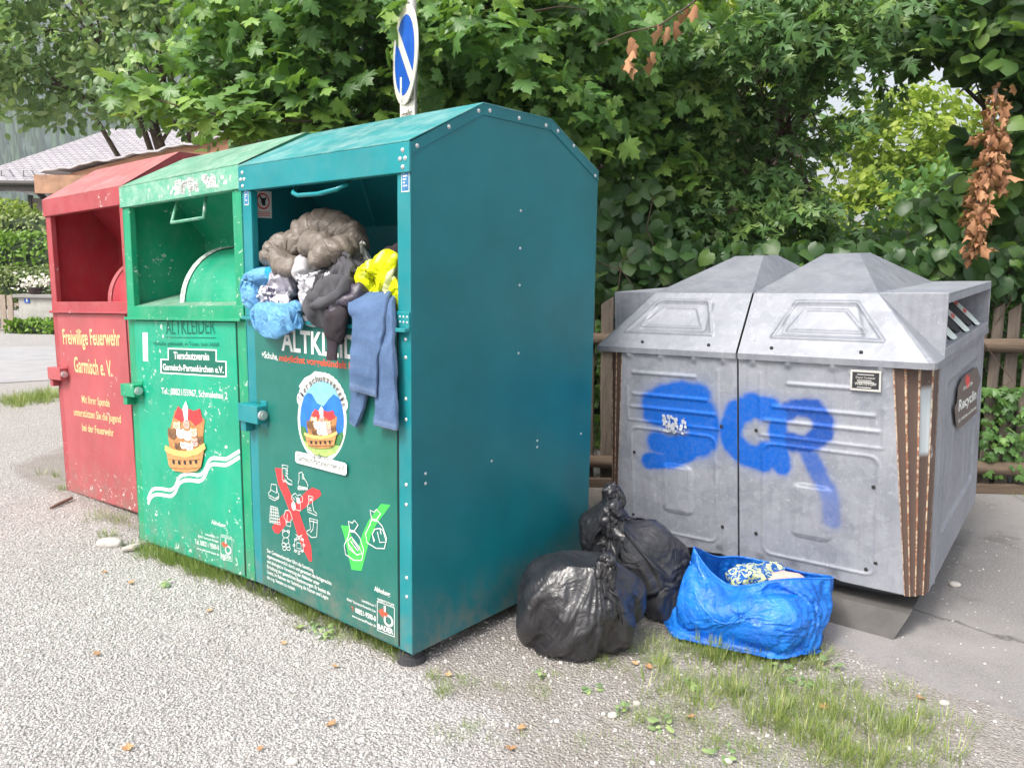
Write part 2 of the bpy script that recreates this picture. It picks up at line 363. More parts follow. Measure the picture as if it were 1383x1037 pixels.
# flat print on a surface: everything goes in (u,v) of a plane given by a mapper uv -> 3D
class Print:
    def __init__(s, mapper, sep=False): s.mp = mapper; s.mb = MB(); s.sep = sep; s.done = []
    def poly(s, pts, mi=0, lay=1): 
        V = [s.mp(u, v, lay) for u, v in pts]; s.mb.add(V, [tuple(range(len(V)))], mi)
    def line(s, pts, wd, mi=0, lay=2, closed=False):
        pts = [Vector((a, b)) for a, b in pts]
        if closed: pts = pts+[pts[0], pts[1]]
        L = []; Rr = []
        for i, p in enumerate(pts):
            t = pts[min(i+1, len(pts)-1)]-pts[max(i-1, 0)]
            if t.length < 1e-9: t = Vector((1, 0))
            t.normalize(); n = Vector((-t.y, t.x))*wd*.5
            L.append(p+n); Rr.append(p-n)
        V = [s.mp(p.x, p.y, lay) for p in L]+[s.mp(p.x, p.y, lay) for p in Rr]; n = len(pts)
        s.mb.add(V, [(i, i+1, n+i+1, n+i) for i in range(n-1)], mi)
    def ell(s, c, rx, ry, mi=0, lay=1, n=20, rot=0):
        s.poly([(c[0]+rx*math.cos(a)*math.cos(rot)-ry*math.sin(a)*math.sin(rot), c[1]+rx*math.cos(a)*math.sin(rot)+ry*math.sin(a)*math.cos(rot)) for a in [2*math.pi*i/n for i in range(n)]], mi, lay)
    def text(s, body, c0, c1, h, mi=0, lay=2, off=0.0, arc=None):   # from baseline-left c0 to baseline-right c1, height h
        me, (x0, x1, y0, y1) = glyphs(body, off)
        c0 = Vector(c0); c1 = Vector(c1); ex = (c1-c0)/(x1-x0); ey = Vector((-ex.y, ex.x)).normalized()*h/CAP
        V = []
        for x, y in me[0]:
            p = c0+ex*(x-x0)+ey*y; V.append(s.mp(p.x, p.y, lay))
        if s.sep: q = MB(); q.add(V, me[1], mi); s.done.append(q)
        else: s.mb.add(V, me[1], mi)
    def build(s, name, mats, parent):
        for q in s.done: q.build(name, mats, parent)
        if s.mb.V: return s.mb.build('sign_panel' if s.sep else name, mats, parent)
CAP = .70
_g = {}
def glyphs(body, off):
    k = (body, off)
    if k not in _g:
        cu = bpy.data.curves.new('t', 'FONT'); cu.body = body; cu.size = 1; cu.offset = off; cu.resolution_u = 3
        o = bpy.data.objects.new('t', cu); C.objects.link(o); bpy.context.view_layer.update()
        me = bpy.data.meshes.new_from_object(o.evaluated_get(bpy.context.evaluated_depsgraph_get()))
        V = [(v.co.x, v.co.y) for v in me.vertices]; Fc = [tuple(p.vertices) for p in me.polygons]
        bpy.data.objects.remove(o); bpy.data.curves.remove(cu); bpy.data.meshes.remove(me)
        xs = [v[0] for v in V]; ys = [v[1] for v in V]
        _g[k] = ((V, Fc), (min(xs), max(xs), min(ys), max(ys)))
    return _g[k]
def fz(p, seed=0, sc_=1.): return noise.noise(Vector((p[0]*sc_+seed*7.3, p[1]*sc_-seed*3.1, p[2]*sc_+seed*1.7)))
def ridge(p, seed=0, sc_=1.): return 1-2*abs(fz(p, seed, sc_))
def smooth(a, b, x): t = np.clip((x-a)/(b-a), 0, 1); return t*t*(3-2*t)

# ================================================================== GROUND
def ax_(vals):
    out = [vals[0][0]]
    for a, b, st in vals:
        n = max(1, int(round((b-a)/st))); out += [a+(b-a)*(i+1)/n for i in range(n)]
    return np.array(out)
gx = ax_([(-700, -60, 40), (-60, -14, 4), (-14, -4.5, .3), (-4.5, 4.5, .04), (4.5, 14, .3), (14, 60, 4), (60, 700, 40)])
gy = ax_([(-60, -4, 4), (-4, .8, .3), (.8, 7, .04), (7, 24, .5), (24, 60, 4), (60, 900, 40)])
GX, GY = np.meshgrid(gx, gy); nx_, ny_ = len(gx), len(gy)
def seg_side(p, q, X, Y):  # signed distance to line p->q, positive on the right-hand side
    dx, dy = q[0]-p[0], q[1]-p[1]; L = math.hypot(dx, dy); return ((X-p[0])*dy-(Y-p[1])*dx)/L
A0, A1, A2 = gnd(1040, 800), gnd(1130, 880), gnd(1383, 975)
d1 = seg_side(A1, A2, GX, GY)   # boundary grass/asphalt: positive to camera side
aspv = smooth(.10, -.12, d1)*smooth(-.2, .15, GX-A0.x+.25*(GY-A0.y))
left = gnd(700, 860); 
dirtv = smooth(-.35, .55, GX-gnd(640, 960).x - .25*(GY-gnd(640, 960).y))
under = smooth(.1, -.1, seg_side((-.38, 2.87), (-3.4, 5.4), GX, GY)*-1+0)   # beneath/behind the containers
frontl = np.array([(-.3836, 2.8693), (-3.3, 5.3)])
sdl = seg_side(frontl[0], frontl[1], GX, GY)
dirtv = np.maximum(dirtv, smooth(-.12, .10, sdl)*smooth(-.9, -.3, GX+3.5)*.9)
GZ = np.array([[.010*noise.noise(Vector((x*.9, y*.9, 0)))+.004*noise.noise(Vector((x*5, y*5, 3))) if abs(x) < 14 and y < 24 else 0 for x in gx] for y in gy])
GZ *= (1-aspv*.7)
V = np.stack([GX, GY, GZ], -1).reshape(-1, 3)
Fc = [(j*nx_+i, j*nx_+i+1, (j+1)*nx_+i+1, (j+1)*nx_+i) for j in range(ny_-1) for i in range(nx_-1)]
g = mesh('ground', V, Fc, GROUND, None, True, None, {'asph': aspv.ravel(), 'dirt': dirtv.ravel()}); tag(g, kind='structure')
def gz(x, y):
    return .010*noise.noise(Vector((x*.9, y*.9, 0)))+.004*noise.noise(Vector((x*5, y*5, 3)))
# road far left
a, b_, c_, d_ = gnd(-500, 545), gnd(110, 512), gnd(110, 468), gnd(-500, 474)
mb = MB(); mb.prism([(p.x, p.y, -.03) for p in (a, b_, b_+(b_-a)*.3, c_+(c_-d_)*.3, c_, d_)], (0, 0, .045)); o = mb.build('road', ROADM); tag(o, kind='structure')

# ================================================================== scatter helper (many small faces in one mesh)
def scatter(name, T, TF, pos, rot, size, col, m, parent=None, smooth_=False):
    T = np.asarray(T, float); n = len(pos); k = len(T)
    V = np.einsum('nij,kj->nki', rot, T)*np.asarray(size)[:, None, None]+np.asarray(pos)[:, None, :]
    V = V.reshape(-1, 3); TF = np.asarray(TF); fl = TF.shape[1]
    Fa = (TF[None]+(np.arange(n)*k)[:, None, None]).reshape(-1, fl)
    me = bpy.data.meshes.new(name); me.vertices.add(len(V)); me.vertices.foreach_set('co', V.ravel().astype(np.float32))
    me.loops.add(Fa.size); me.loops.foreach_set('vertex_index', Fa.ravel().astype(np.int32))
    me.polygons.add(len(Fa)); me.polygons.foreach_set('loop_start', np.arange(len(Fa), dtype=np.int32)*fl); me.polygons.foreach_set('loop_total', np.full(len(Fa), fl, dtype=np.int32))
    if smooth_: me.polygons.foreach_set('use_smooth', np.ones(len(Fa), dtype=bool))
    at_ = me.attributes.new('leafcol', 'FLOAT', 'POINT'); at_.data.foreach_set('value', np.repeat(np.asarray(col), k).astype(np.float32))
    me.materials.append(m); me.update(calc_edges=True)
    o = bpy.data.objects.new(name, me); C.objects.link(o)
    if parent is not None: o.parent = parent; o.matrix_parent_inverse = parent.matrix_world.inverted()
    return o
def fan(half, fold=.22, droop=.25):
    pts = half+[(-x, y) for x, y in half[-2:0:-1]]
    P = [(0, .38)]+pts; T = [(x, y, -fold*abs(x)-droop*y*y*.6+.05*math.sin(9*x+5*y)) for x, y in P]
    n = len(pts); TF = [(0, 1+i, 1+(i+1) % n) for i in range(n)]
    return T, TF
MAPLE = fan([(0, 0), (.18, -.08), (.44, -.04), (.36, .12), (.66, .32), (.52, .37), (.64, .62), (.38, .54), (.28, .52), (.22, .64), (.27, .80), (.12, .80), (0, 1.05)])
SILVER = fan([(0, 0), (.12, .05), (.44, .0), (.20, .17), (.36, .24), (.70, .50), (.44, .46), (.40, .60), (.13, .42), (.12, .60), (.28, .80), (.11, .80), (0, 1.12)], .15, .35)
HEART = fan([(0, 0), (.24, -.12), (.48, .06), (.52, .40), (.34, .72), (0, 1.0)], .2, .3)
OVATE = fan([(0, 0), (.26, .18), (.32, .5), (.2, .8), (0, 1.0)], .3, .3)
DRYL = fan([(0, 0), (.22, .05), (.16, .3), (.32, .5), (.16, .7), (0, 1.0)], 1.1, .9)
def rots(nrm, tip):
    nrm = nrm/np.linalg.norm(nrm, axis=1)[:, None]
    tip = tip-np.sum(tip*nrm, 1)[:, None]*nrm; tip /= np.maximum(1e-6, np.linalg.norm(tip, axis=1))[:, None]
    x = np.cross(tip, nrm); return np.stack([x, tip, nrm], -1)
def leafset(cl, per, spread, size, center, tilt=.6, bright=.0, flat=.5):
    """cl: (n,3) spray centres; leaves hang around each, facing outwards and up"""
    n = len(cl); pos = np.repeat(cl, per, 0); N = len(pos)
    ph = rng.uniform(0, 2*np.pi, N); rr = np.sqrt(rng.uniform(0, 1, N))*spread
    off = np.stack([np.cos(ph)*rr, np.sin(ph)*rr, rng.normal(0, spread*flat*.5, N)-rr*.35], 1); pos = pos+off
    out = pos-np.asarray(center); out[:, 2] *= .3; out /= np.maximum(.01, np.linalg.norm(out, axis=1))[:, None]
    nrm = out*.55+np.array([0, 0, .75])+rng.normal(0, tilt, (N, 3))
    tip = off*np.array([1, 1, .2])/max(spread, .01)+np.array([0, 0, -.7])+rng.normal(0, .35, (N, 3))
    sz = size*rng.uniform(.4, 1.15, N)
    cb = np.repeat(rng.uniform(.1, .75, n), per)+rng.normal(0, .14, N)+bright
    k_ = rng.random(N) < .07; cb[k_] = rng.uniform(.8, 1., k_.sum())  # random leaves brightened, light shining through is put into their colour
    return pos, rots(nrm, tip), sz, np.clip(cb, 0, 1)
def blob_pts(c, r, n, shell=.35):
    p = rng.normal(0, 1, (n, 3)); p /= np.linalg.norm(p, axis=1)[:, None]
    k = rng.uniform(shell, 1, n)**.6
    return np.asarray(c)+p*k[:, None]*np.asarray(r)
def curve_pts(a, b, n=6, sag=.1, jit=.06):
    a = np.asarray(a, float); b = np.asarray(b, float); L = np.linalg.norm(b-a); P = []
    for i in range(n+1):
        t = i/n; p = a*(1-t)+b*t; p[2] += math.sin(t*math.pi)*sag*L
        if 0 < i < n: p = p+rng.normal(0, jit*L/n*1.5, 3)
        P.append(p)
    return P
def tree(name, label, base, top, r0, blobs, T, m, size, per, spread, group=None, cat='tree', twigs=.5, center=None, bright=0, tilt=.6, bark=None, skip=None, gap=None):
    e = empty(name, Matrix.Translation(base), label, cat, group)
    base = np.asarray(base, float); top = np.asarray(top, float)
    inv = e.matrix_world.inverted()
    mt = MB(); tp = curve_pts(base-np.array([0, 0, .1]), top, 8, 0, .1); mt.tube(tp, [r0*(1-.7*i/8) for i in range(9)], 9)
    tw = MB(); allc = []
    for (c, r, n) in blobs:
        c = np.asarray(c, float); cl = blob_pts(c, r, n)
        cl = cl[cl[:, 2] > .25]
        if skip is not None: cl = np.array([q for q in cl if not skip(q)]).reshape(-1, 3)
        if len(cl) == 0: continue
        s0 = tp[min(8, 3+int(rng.integers(0, 5)))]; lp = curve_pts(s0, c, 6, .06, .12); mt.tube(lp, [r0*.34*(1-.75*i/6) for i in range(7)], 6)
        for q in cl:
            if rng.random() < twigs:
                s1 = lp[int(rng.integers(3, 7))]; q2 = curve_pts(s1, q, 4, .05, .12); tw.tube(q2, [r0*.05+.004, r0*.035+.003, .004, .003, .002], 4, cap=False)
        allc.append(cl)
    cl = np.concatenate(allc); cen = np.mean(cl, 0) if center is None else np.asarray(center)
    for mbx in (mt, tw): mbx.V = [inv @ v for v in mbx.V]
    mt.build('trunk', bark or BARK, e, True)
    if tw.V: tw.build('branches', TWIG, e, True)
    P, Ro, S, Cc = leafset(cl, per, spread, size, cen, tilt, bright)
    if skip is not None:
        keep = np.array([not skip(q) for q in P]); P, Ro, S, Cc = P[keep], Ro[keep], S[keep], Cc[keep]
    if gap is not None:
        keep = np.array([noise.noise(Vector(q)*1.25+Vector((3, 1, 7)))+.5*noise.noise(Vector(q)*2.9) > gap+rng.normal(0, .06) for q in P]); P, Ro, S, Cc = P[keep], Ro[keep], S[keep], Cc[keep]
    scatter('crown', T[0], T[1], P, Ro, S, Cc, m, e)
    return e

# ================================================================== CLOTHES CONTAINERS
def clothes_container(name, label, fr, W, D, zt, d1, za, zl, cs, opening_y=.42, zb=.067, fas=.11, pl=.075, pr=.075, riv=True, feetz=.067):
    """local frame: origin at the front right corner on the ground, x runs right (body is at -W..0), y runs back"""
    side, frame, door, roof, inner, worn = cs
    e = empty(name, fr.M, label, 'clothes container')
    prof = [(0, zb), (0, zt), (d1, za), (D-d1, za+.01), (D, zt+.03), (D, zb)]
    for x0, x1 in ((-.003, 0), (-W, -W+.003)):
        MB().prism([(x0, y, z) for y, z in prof], (x1-x0, 0, 0)).build('side_panel', side, e)
    # folded edge strip along the roof line of each side, with rivets
    for x0, s in ((0, 1), (-W, -1)):
        rv = Rivets(); tr = MB(); rp = prof[1:5]
        for i in range(3):
            (y0, z0), (y1, z1) = rp[i], rp[i+1]
            tr.prism([(x0, y0, z0), (x0, y1, z1), (x0, y1, z1-.045), (x0, y0, z0-.045)], (s*.004, 0, 0))
        tr.build('edge_strip', side, e, bevel=.0015)
        L = [(.03, zt-.012)]+[(d1*t, zt+(za-zt)*t-.02) for t in (.5, .93)]+[(d1+.04, za-.022), (d1+(D-2*d1)*.5, za-.02), (D-d1-.04, za-.02), (D-d1+.05, za-.03), (D-d1*.55, zt+(za-zt)*.62), (D-.03, zt+.01)]
        for y, z in L: rv.dome((x0+s*.004, y, z), (s, 0, 0), .009, .005)
        for y, z in [(.52*D, 1.86), (.52*D, 1.70), (.52*D, 1.54), (.52*D, 1.24), (.06*D, .80), (.06*D, .76), (.38*D, .78), (.64*D, .82), (.64*D, .79), (.93*D, .80)]: rv.dome((x0, y, z), (s, 0, 0), .0065, .004, k=6)
        if riv: rv.build('rivet', STEEL, e)
    MB().box(-W+.003, -.003, D-.004, D, zb, zt+.02).build('back_panel', side, e)
    th = .004; rp = prof[1:5]; mb = MB()
    for i in range(3):
        (y0, z0), (y1, z1) = rp[i], rp[i+1]; mb.prism([(-W-.006, y0-(0.012 if i == 0 else 0), z0), (-W-.006, y1, z1), (-W-.006, y1, z1+th), (-W-.006, y0-(0.012 if i == 0 else 0), z0+th)], (W+.012, 0, 0))
    mb.build('roof', roof, e)
    # fascia above the opening
    mb = MB(); mb.box(-W-.006, .006, -.012, .0, zt-fas, zt-.001); mb.box(-W+.02, -.02, .0, .03, zt-fas, zt-fas+.012); mb.build('fascia', worn or frame, e, bevel=.003)
    rv = Rivets()
    for dx in (-.03, -W+.03):
        for dz, k in ((.03, 0), (.06, -.014), (.06, .014), (.09, 0)): rv.dome((dx+k, -.012, zt-dz), (0, -1, 0), .009, .006)
    for dz in (.05, .12, .28, .36, .62, .70, 1.0, 1.08):
        if zl-dz > zb+.02: rv.dome((-.032, 0, zl-dz), (0, -1, 0), .008, .005)
    for a_ in (-.015, -.035, -.055): rv.dome((a_, -.006, zl+.015), (0, -1, 0), .006, .004); rv.dome((a_, -.006, zl+.035), (0, -1, 0), .006, .004)
    if riv: rv.build('rivet', STEEL, e)
    # posts
    MB().box(-pr, -.003, 0, .035, zb, zt-fas).build('post', frame, e, bevel=.004)
    MB().box(-W+.003, -W+pl, 0, .035, zb, zt-fas).build('post', frame, e, bevel=.004)
    MB().box(-W+pl, -pr, .004, .035, zb, zb+.055).build('bottom_rail', frame, e)
    # ledge
    mb = MB(); mb.box(-W+.01, -.004, -.008, .0, zl-.008, zl+.055); mb.box(-W+.012, -.004, -.030, .0, zl-.022, zl-.006); mb.build('ledge', frame, e, bevel=.003)
    # inner throw-in box: floor, slanted back, cheeks, ceiling
    x0, x1 = -W+.02, -.03
    mb = MB(); oy = opening_y; zc = zt-fas+.02
    mb.add([(x0, .0, zl+.05), (x1, .0, zl+.05), (x1, oy, zl+.05), (x0, oy, zl+.05)], [(0, 1, 2, 3)])
    mb.add([(x0, oy, zl+.05), (x1, oy, zl+.05), (x1, oy, zc-.16), (x0, oy, zc-.16), (x1, oy-.22, zc+.1), (x0, oy-.22, zc+.1)], [(0, 1, 2, 3), (3, 2, 4, 5)])
    mb.add([(x0, .03, zl), (x0, oy, zl), (x0, oy, zc+.1), (x0, .03, zc+.1)], [(0, 1, 2, 3)]); mb.add([(x1, .03, zl), (x1, oy, zl), (x1, oy, zc+.1), (x1, .03, zc+.1)], [(0, 3, 2, 1)])
    mb.add([(x0, .0, zc+.1), (x1, .0, zc+.1), (x1, oy, zc+.1), (x0, oy, zc+.1)], [(0, 3, 2, 1)])
    mb.build('chute', inner, e)
    # door
    dz0, dz1 = zb+.012, zl-.026
    dr = MB().box(-W+pl+.004, -pr-.004, -.006, .004, dz0, dz1).build('door', door, e, bevel=.002)
    gp = MB(); gp.box(-W+pl-.001, -W+pl+.003, -.001, .003, dz0, dz1); gp.box(-pr-.003, -pr+.001, -.001, .003, dz0, dz1); gp.build('door_gap_shade', DARKGAP, e)  # dark strips put in to paint the shade of the door gaps
    MB().box(-W+.05, -.05, .05, D-.05, zb+.02, zb+.025).build('bottom_panel', side, e)
    for fx, fy in ((-.07, .06), (-W+.07, .06), (-.07, D-.07), (-W+.07, D-.07)):
        mb = MB(); mb.tube([(fx, fy, -.01), (fx, fy, .028), (fx, fy, .032), (fx, fy, feetz-.02)], [.062, .058, .046, .046], 20); mb.box(fx-.012, fx+.012, fy-.012, fy+.012, feetz-.02, zb+.03); mb.build('foot', RUBBER, e)
    return e, dr
def lockbox(e, x, z, m, W, wdt=.15, h=.075, k=1.):
    mb = MB(); mb.box(x, x+wdt, -.062, -.012, z-h/2, z+h/2); mb.box(x-.0, x+.045, -.05, -.004, z-h/2-.05, z-h/2+.01)
    mb.box(x+wdt-.05, x+wdt+.0, -.012, -.004, z-h/2-.02, z+h/2+.02)
    o = mb.build('lock_box', m, e, bevel=.006)
    mb = MB(); mb.tube([(x+wdt-.002, -.037, z), (x+wdt+.014, -.037, z)], .022, 14); mb.tube([(x+wdt+.012, -.037, z), (x+wdt+.02, -.037, z)], .013, 14); mb.build('lock_cylinder', STEEL, o)
    return o
def plane_map(y): return lambda u, v, lay: Vector((u, y-.0009*lay, v))

YAW = .8802
FT = Frame(-.3836, 2.8693, YAW); WT = 1.14
tealc, tdoor = clothes_container('clothes_container', 'teal clothes container with its opening crammed with clothes, nearest of the row', FT, WT, 1.24, 2.059, .392, 2.262, 1.383, (TEAL, TEALF, TEALD, TEALR, TEAL, None), .50)
FG = Frame(-1.2538, 3.5808, .927, .0354, -.02); WG = 1.133
greenc, gdoor = clothes_container('clothes_container', 'scratched bright green clothes container with an empty open chute, in the middle', FG, WG, 1.2, 2.078, .38, 2.29, 1.37, (GRNF, GRNF, GRN, GRNR, GRNI, GRNW), .48, zb=.068, riv=False)
FR_ = Frame(-2.3345, 4.6994, .9319, .0312, -.003); WR_ = 1.115
redc, rdoor = clothes_container('clothes_container', 'faded red clothes container with yellow writing, at the far left end', FR_, WR_, 1.2, 2.094, .37, 2.345, 1.3405, (REDF, REDF, RED, REDR, REDI, REDF), .48, zb=.03, feetz=.05, riv=False)

def pf(fr, y=-.006):
    def q(px, py): p = fr.P(px, py, y); return (p.x, p.z)
    return q
def crop(q, ox, oy, s): return lambda x, y: q(ox+x/s, oy+y/s)

# ---- teal: fittings
lb = FT.P(331, 555, -.03); lockbox(tealc, -WT+.005, lb.z, TEALF, WT, .165, .085)
# handle bar in the opening
hz = MB(); y_ = .06
hp = [FT.P(404, 246, .16), FT.P(398, 256, .05), FT.P(396, 261, -.005), FT.P(402, 264, -.005), FT.P(430, 262, -.005), FT.P(455, 256, -.005), FT.P(468, 249, .02), FT.P(475, 241, .16)]
hz.tube(hp, .0095, 10); hz.build('handle', TEALF, tealc, True)
# inner flap seen in the opening with folded edges
mb = MB()
p0, p1, p2, p3 = FT.P(484, 232, .30), FT.P(505, 300, .42), FT.P(540, 300, .42), FT.P(540, 225, .30)
mb.tube([p0, p1], .004, 6); mb.tube([FT.P(505, 303, .42), FT.P(505, 306, .42)], .004, 6); mb.build('flap_fold', TEALF, tealc)
# small drum plate at the back of the opening
# warning sticker on the left cheek
xl = -WT+.0235
def xmap(x): return lambda u, v, lay: Vector((x+.0009*lay, u, v))
def xq(fr, x): 
    def q(px, py): p = fr.X(px, py, x); return (p.y, p.z)
    return q
q = xq(FT, xl)
pr = Print(xmap(xl)); pr.poly([q(345, 258), q(366.5, 259), q(367, 295), q(346, 294)], 0, 1)
cc = Vector(q(355, 272)); rx = .5*abs(q(364, 272)[0]-q(346, 272)[0]); rz = .5*abs(q(355, 261)[1]-q(355, 283)[1])
pr.ell(cc, rx, rz, 1, 2); pr.ell(cc, rx*.8, rz*.8, 0, 3); pr.ell(cc+Vector((.0, .0)), rx*.32, rz*.4, 2, 4); pr.line([cc+Vector((-rx*.5, rz*.6)), cc+Vector((rx*.3, -rz*.5))], .009, 2, 4); pr.line([cc+Vector((rx*.4, rz*.5)), cc+Vector((-rx*.1, -rz*.5))], .009, 2, 4)
for yy in (286.5, 288.8, 291): pr.line([q(348.5, yy), q(364.5, yy+.6)], .003, 1, 2)
pr.build('warning_sticker', [WHITE, REDP, BLACKP], tealc)
rv = Rivets()
for yy in (265, 287, 314, 342): p = FT.X(341, yy, xl); rv.dome((xl, p.y, p.z), (1, 0, 0), .006, .004)
rv.build('rivet', STEEL, tealc)
# blue stickers on posts
for (ax, ay, bx, by) in ((541, 218, 553, 259), (329, 250, 336, 277)):
    q = pf(FT, -.001); a = q(ax, ay); b_ = q(bx, by)
    pr = Print(plane_map(-.0005)); x0, x1, z1, z0 = a[0]+.004, b_[0], a[1], b_[1]
    pr.poly([(x0, z0), (x1, z0), (x1, z1), (x0, z1)], 1, 1); pr.poly([(x0+.003, z0+.004), (x1-.003, z0+.004), (x1-.003, z1-.004), (x0+.003, z1-.004)], 0, 2)
    for k in range(7): zz = z1-.02-k*(z1-z0-.04)/6.2; pr.line([(x0+.01, zz), (x1-.01-.006*(k % 3), zz)], .0045, 1, 3)
    pr.build('notice_sticker', [STICK, WHITE], tealc)

# ---- teal door print
Q = pf(FT, -.006); q5 = crop(Q, 310, 360, 4.94); q6 = crop(Q, 330, 480, 5.7625); q7 = crop(Q, 330, 610, 5.7625); q8 = crop(Q, 330, 720, 5.122)
pr = Print(plane_map(-.006), True)
a = q5(350, 556); b_ = q5(1005, 620)
pr.text('ALTKLEIDER', a, (b_[0], a[1]-.0), abs(q5(350, 410)[1]-a[1])*.97, 0, 2, .022)
a = q5(218, 600); b_ = q5(325, 622); hh = .030
pr.text('+Schuhe,', q5(218, 605), q5(325, 624), hh, 0, 2, .012)
pr.text('möglichst vorgebündelt in Säcken', q5(335, 628), q5(1000, 706), hh, 1, 2, .02)
pr.build('lettering', [WHITE, ORANGEP], tdoor)
def basket(pr, q, mi, px0, px1, ytop, ymid, ybot):
    """animals peeping out of a basket below a red roof-shaped cloth; mi: dict of material indices"""
    W_ = px1-px0; cx = (px0+px1)/2
    def pe(x, y, rx, ry, m, lay):
        a = Vector(q(x, y)); rxx = abs(q(x+rx, y)[0]-a.x); ryy = abs(q(x, y+ry)[1]-a.y); pr.ell(a, rxx, ryy, m, lay, 18)
    def pp(pts, m, lay): pr.poly([q(px0+x*W_, ytop+y*(ybot-ytop)) for x, y in pts], m, lay)
    pp([(.10, .70), (.05, .45), (.12, .30), (.22, .05), (.5, .02), (.85, .12), (.97, .20), (.93, .45), (.95, .72), (.5, .76)], mi['tan'], 3)
    pp([(.20, .16), (.30, -.02), (.48, .10), (.52, .01), (.70, .06), (.85, .02), (.92, .22), (.74, .30), (.60, .20), (.42, .24), (.30, .20)], mi['red'], 4)
    pp([(.42, .02), (.50, -.10), (.56, .0), (.55, .20), (.47, .22)], mi['white'], 5)
    r = W_*.10
    for (x, y, rr, m) in ((.16, .42, 1.1, 'brown'), (.28, .30, .9, 'tan2'), (.37, .42, 1.0, 'white'), (.52, .28, .8, 'pink'), (.54, .45, 1.05, 'white'), (.70, .40, .85, 'tan2'), (.72, .55, .9, 'pink'), (.85, .52, .8, 'brown'), (.30, .62, .8, 'brown'), (.60, .63, .9, 'white'), (.44, .60, .7, 'white')):
        X = px0+x*W_; Y = ytop+y*(ybot-ytop); pe(X, Y, r*rr, r*rr*1.15, mi[m], 6)
        for sx in (-1, 1): 
            pe(X+sx*r*rr*.65, Y-r*rr*.95, r*rr*.3, r*rr*.45, mi[m], 6.5); pe(X+sx*r*rr*.35, Y-r*.15, r*.13, r*.15, mi['black'], 8)
        pe(X, Y+r*rr*.35, r*.17, r*.12, mi['black'], 8)
    pp([(.02, .66), (.5, .76), (.98, .64), (.90, .93), (.78, 1.0), (.5, 1.02), (.22, .99), (.10, .92)], mi['bask'], 9)
    pr.line([q(px0+x*W_, ytop+y*(ybot-ytop)) for x, y in ((.0, .63), (.2, .70), (.5, .735), (.8, .69), (1.0, .60))], abs(q(0, 0)[1]-q(0, (ybot-ytop)*.075)[1]), mi['baskl'], 10)
    for k in range(5): pe(px0+(.22+.14*k)*W_, ytop+(.855+.01*math.sin(k))*(ybot-ytop), W_*.032, W_*.055, mi['black'], 11)
    for y in (.80, .93): pr.line([q(px0+x*W_, ytop+(y+.03*math.sin(x*3.14))*(ybot-ytop)) for x in (.12, .35, .6, .88)], .0025, mi['brown'], 11)
EM = [WHITE, BLUEP, SKYP, MEADOW, TREEP, BASK, BASKL, TAN, REDP, PINKP, BROWNP, BLACKP, simple('cream_print', (.80, .62, .42), .55)]
MI = dict(tan=7, red=8, white=0, pink=9, brown=10, bask=5, baskl=6, black=11, tan2=12)
pr = Print(plane_map(-.006))
# oval (points in crop 6)
oc = (607, 500); orx, ory = 190, 330
def oval(k, n=40, sh=.0): return [q6(oc[0]+orx*k*math.cos(t), oc[1]+12*math.cos(t)+ory*(k-sh)*math.sin(t)) for t in [2*math.pi*i/n for i in range(n)]]
pr.poly(oval(1.0), 0, 1)
pr.poly([q6(x, y) for x, y in ((425, 240), (470, 175), (520, 150), (550, 122), (620, 135), (680, 170), (740, 225), (770, 300), (750, 330), (607, 250), (450, 275))], 0, 1.2)
pr.poly(oval(.90, 40, .03), 1, 2)
pr.poly([q6(x, y) for x, y in ((460, 330), (500, 265), (550, 215), (610, 200), (660, 212), (710, 262), (740, 330), (700, 300), (660, 340), (620, 395), (570, 370), (530, 300), (500, 290))], 2, 3)
pr.poly([q6(x, y) for x, y in ((442, 560), (480, 600), (560, 650), (640, 660), (715, 640), (760, 600), (775, 620), (750, 700), (710, 760), (640, 790), (560, 775), (490, 720), (450, 640))], 3, 3)
pr.poly([q6(x, y) for x, y in ((440, 545), (480, 560), (500, 630), (520, 700), (470, 660), (445, 600))], 4, 3.5)
pr.poly([q6(x, y) for x, y in ((700, 640), (735, 610), (770, 590), (775, 630), (750, 700), (715, 700))], 4, 3.5)
basket(pr, q6, MI, 478, 735, 420, 0, 715)
tx = 'Tierschutzverein'; nT = len(tx)
for i, ch in enumerate(tx):
    t = math.pi*(1.20-.0)+(math.pi*.70)*(i/(nT-1)); t = math.pi*(1.17)+math.pi*.70*i/(nT-1)
    cxp, cyp = oc[0]-5+orx*1.0*math.cos(t)*.93, oc[1]+12+ory*.935*math.sin(t)
    tt = Vector((-orx*math.sin(t), ory*math.cos(t))).normalized()*14
    pr.ell(q6(cxp+tt.y*.9, cyp-tt.x*.9-8), .026, .030, 0, 1.3); pr.text(ch, q6(cxp-tt.x*.7, cyp-tt.y*.7), q6(cxp+tt.x*.7, cyp+tt.y*.7), .030, 11, 4)
pr.poly([q6(x, y) for x, y in ((412, 760), (416, 744), (430, 742), (800, 832), (813, 848), (812, 915), (800, 928), (785, 926), (425, 832), (412, 815))], 0, 12)
pr.text('Landkreis', q6(545, 790), q6(668, 812), .024, 11, 13); pr.text('Garmisch-Partenkirchen e.V.', q6(430, 808), q6(800, 898), .026, 11, 13)
pr.build('animal_shelter_emblem', EM, tdoor)
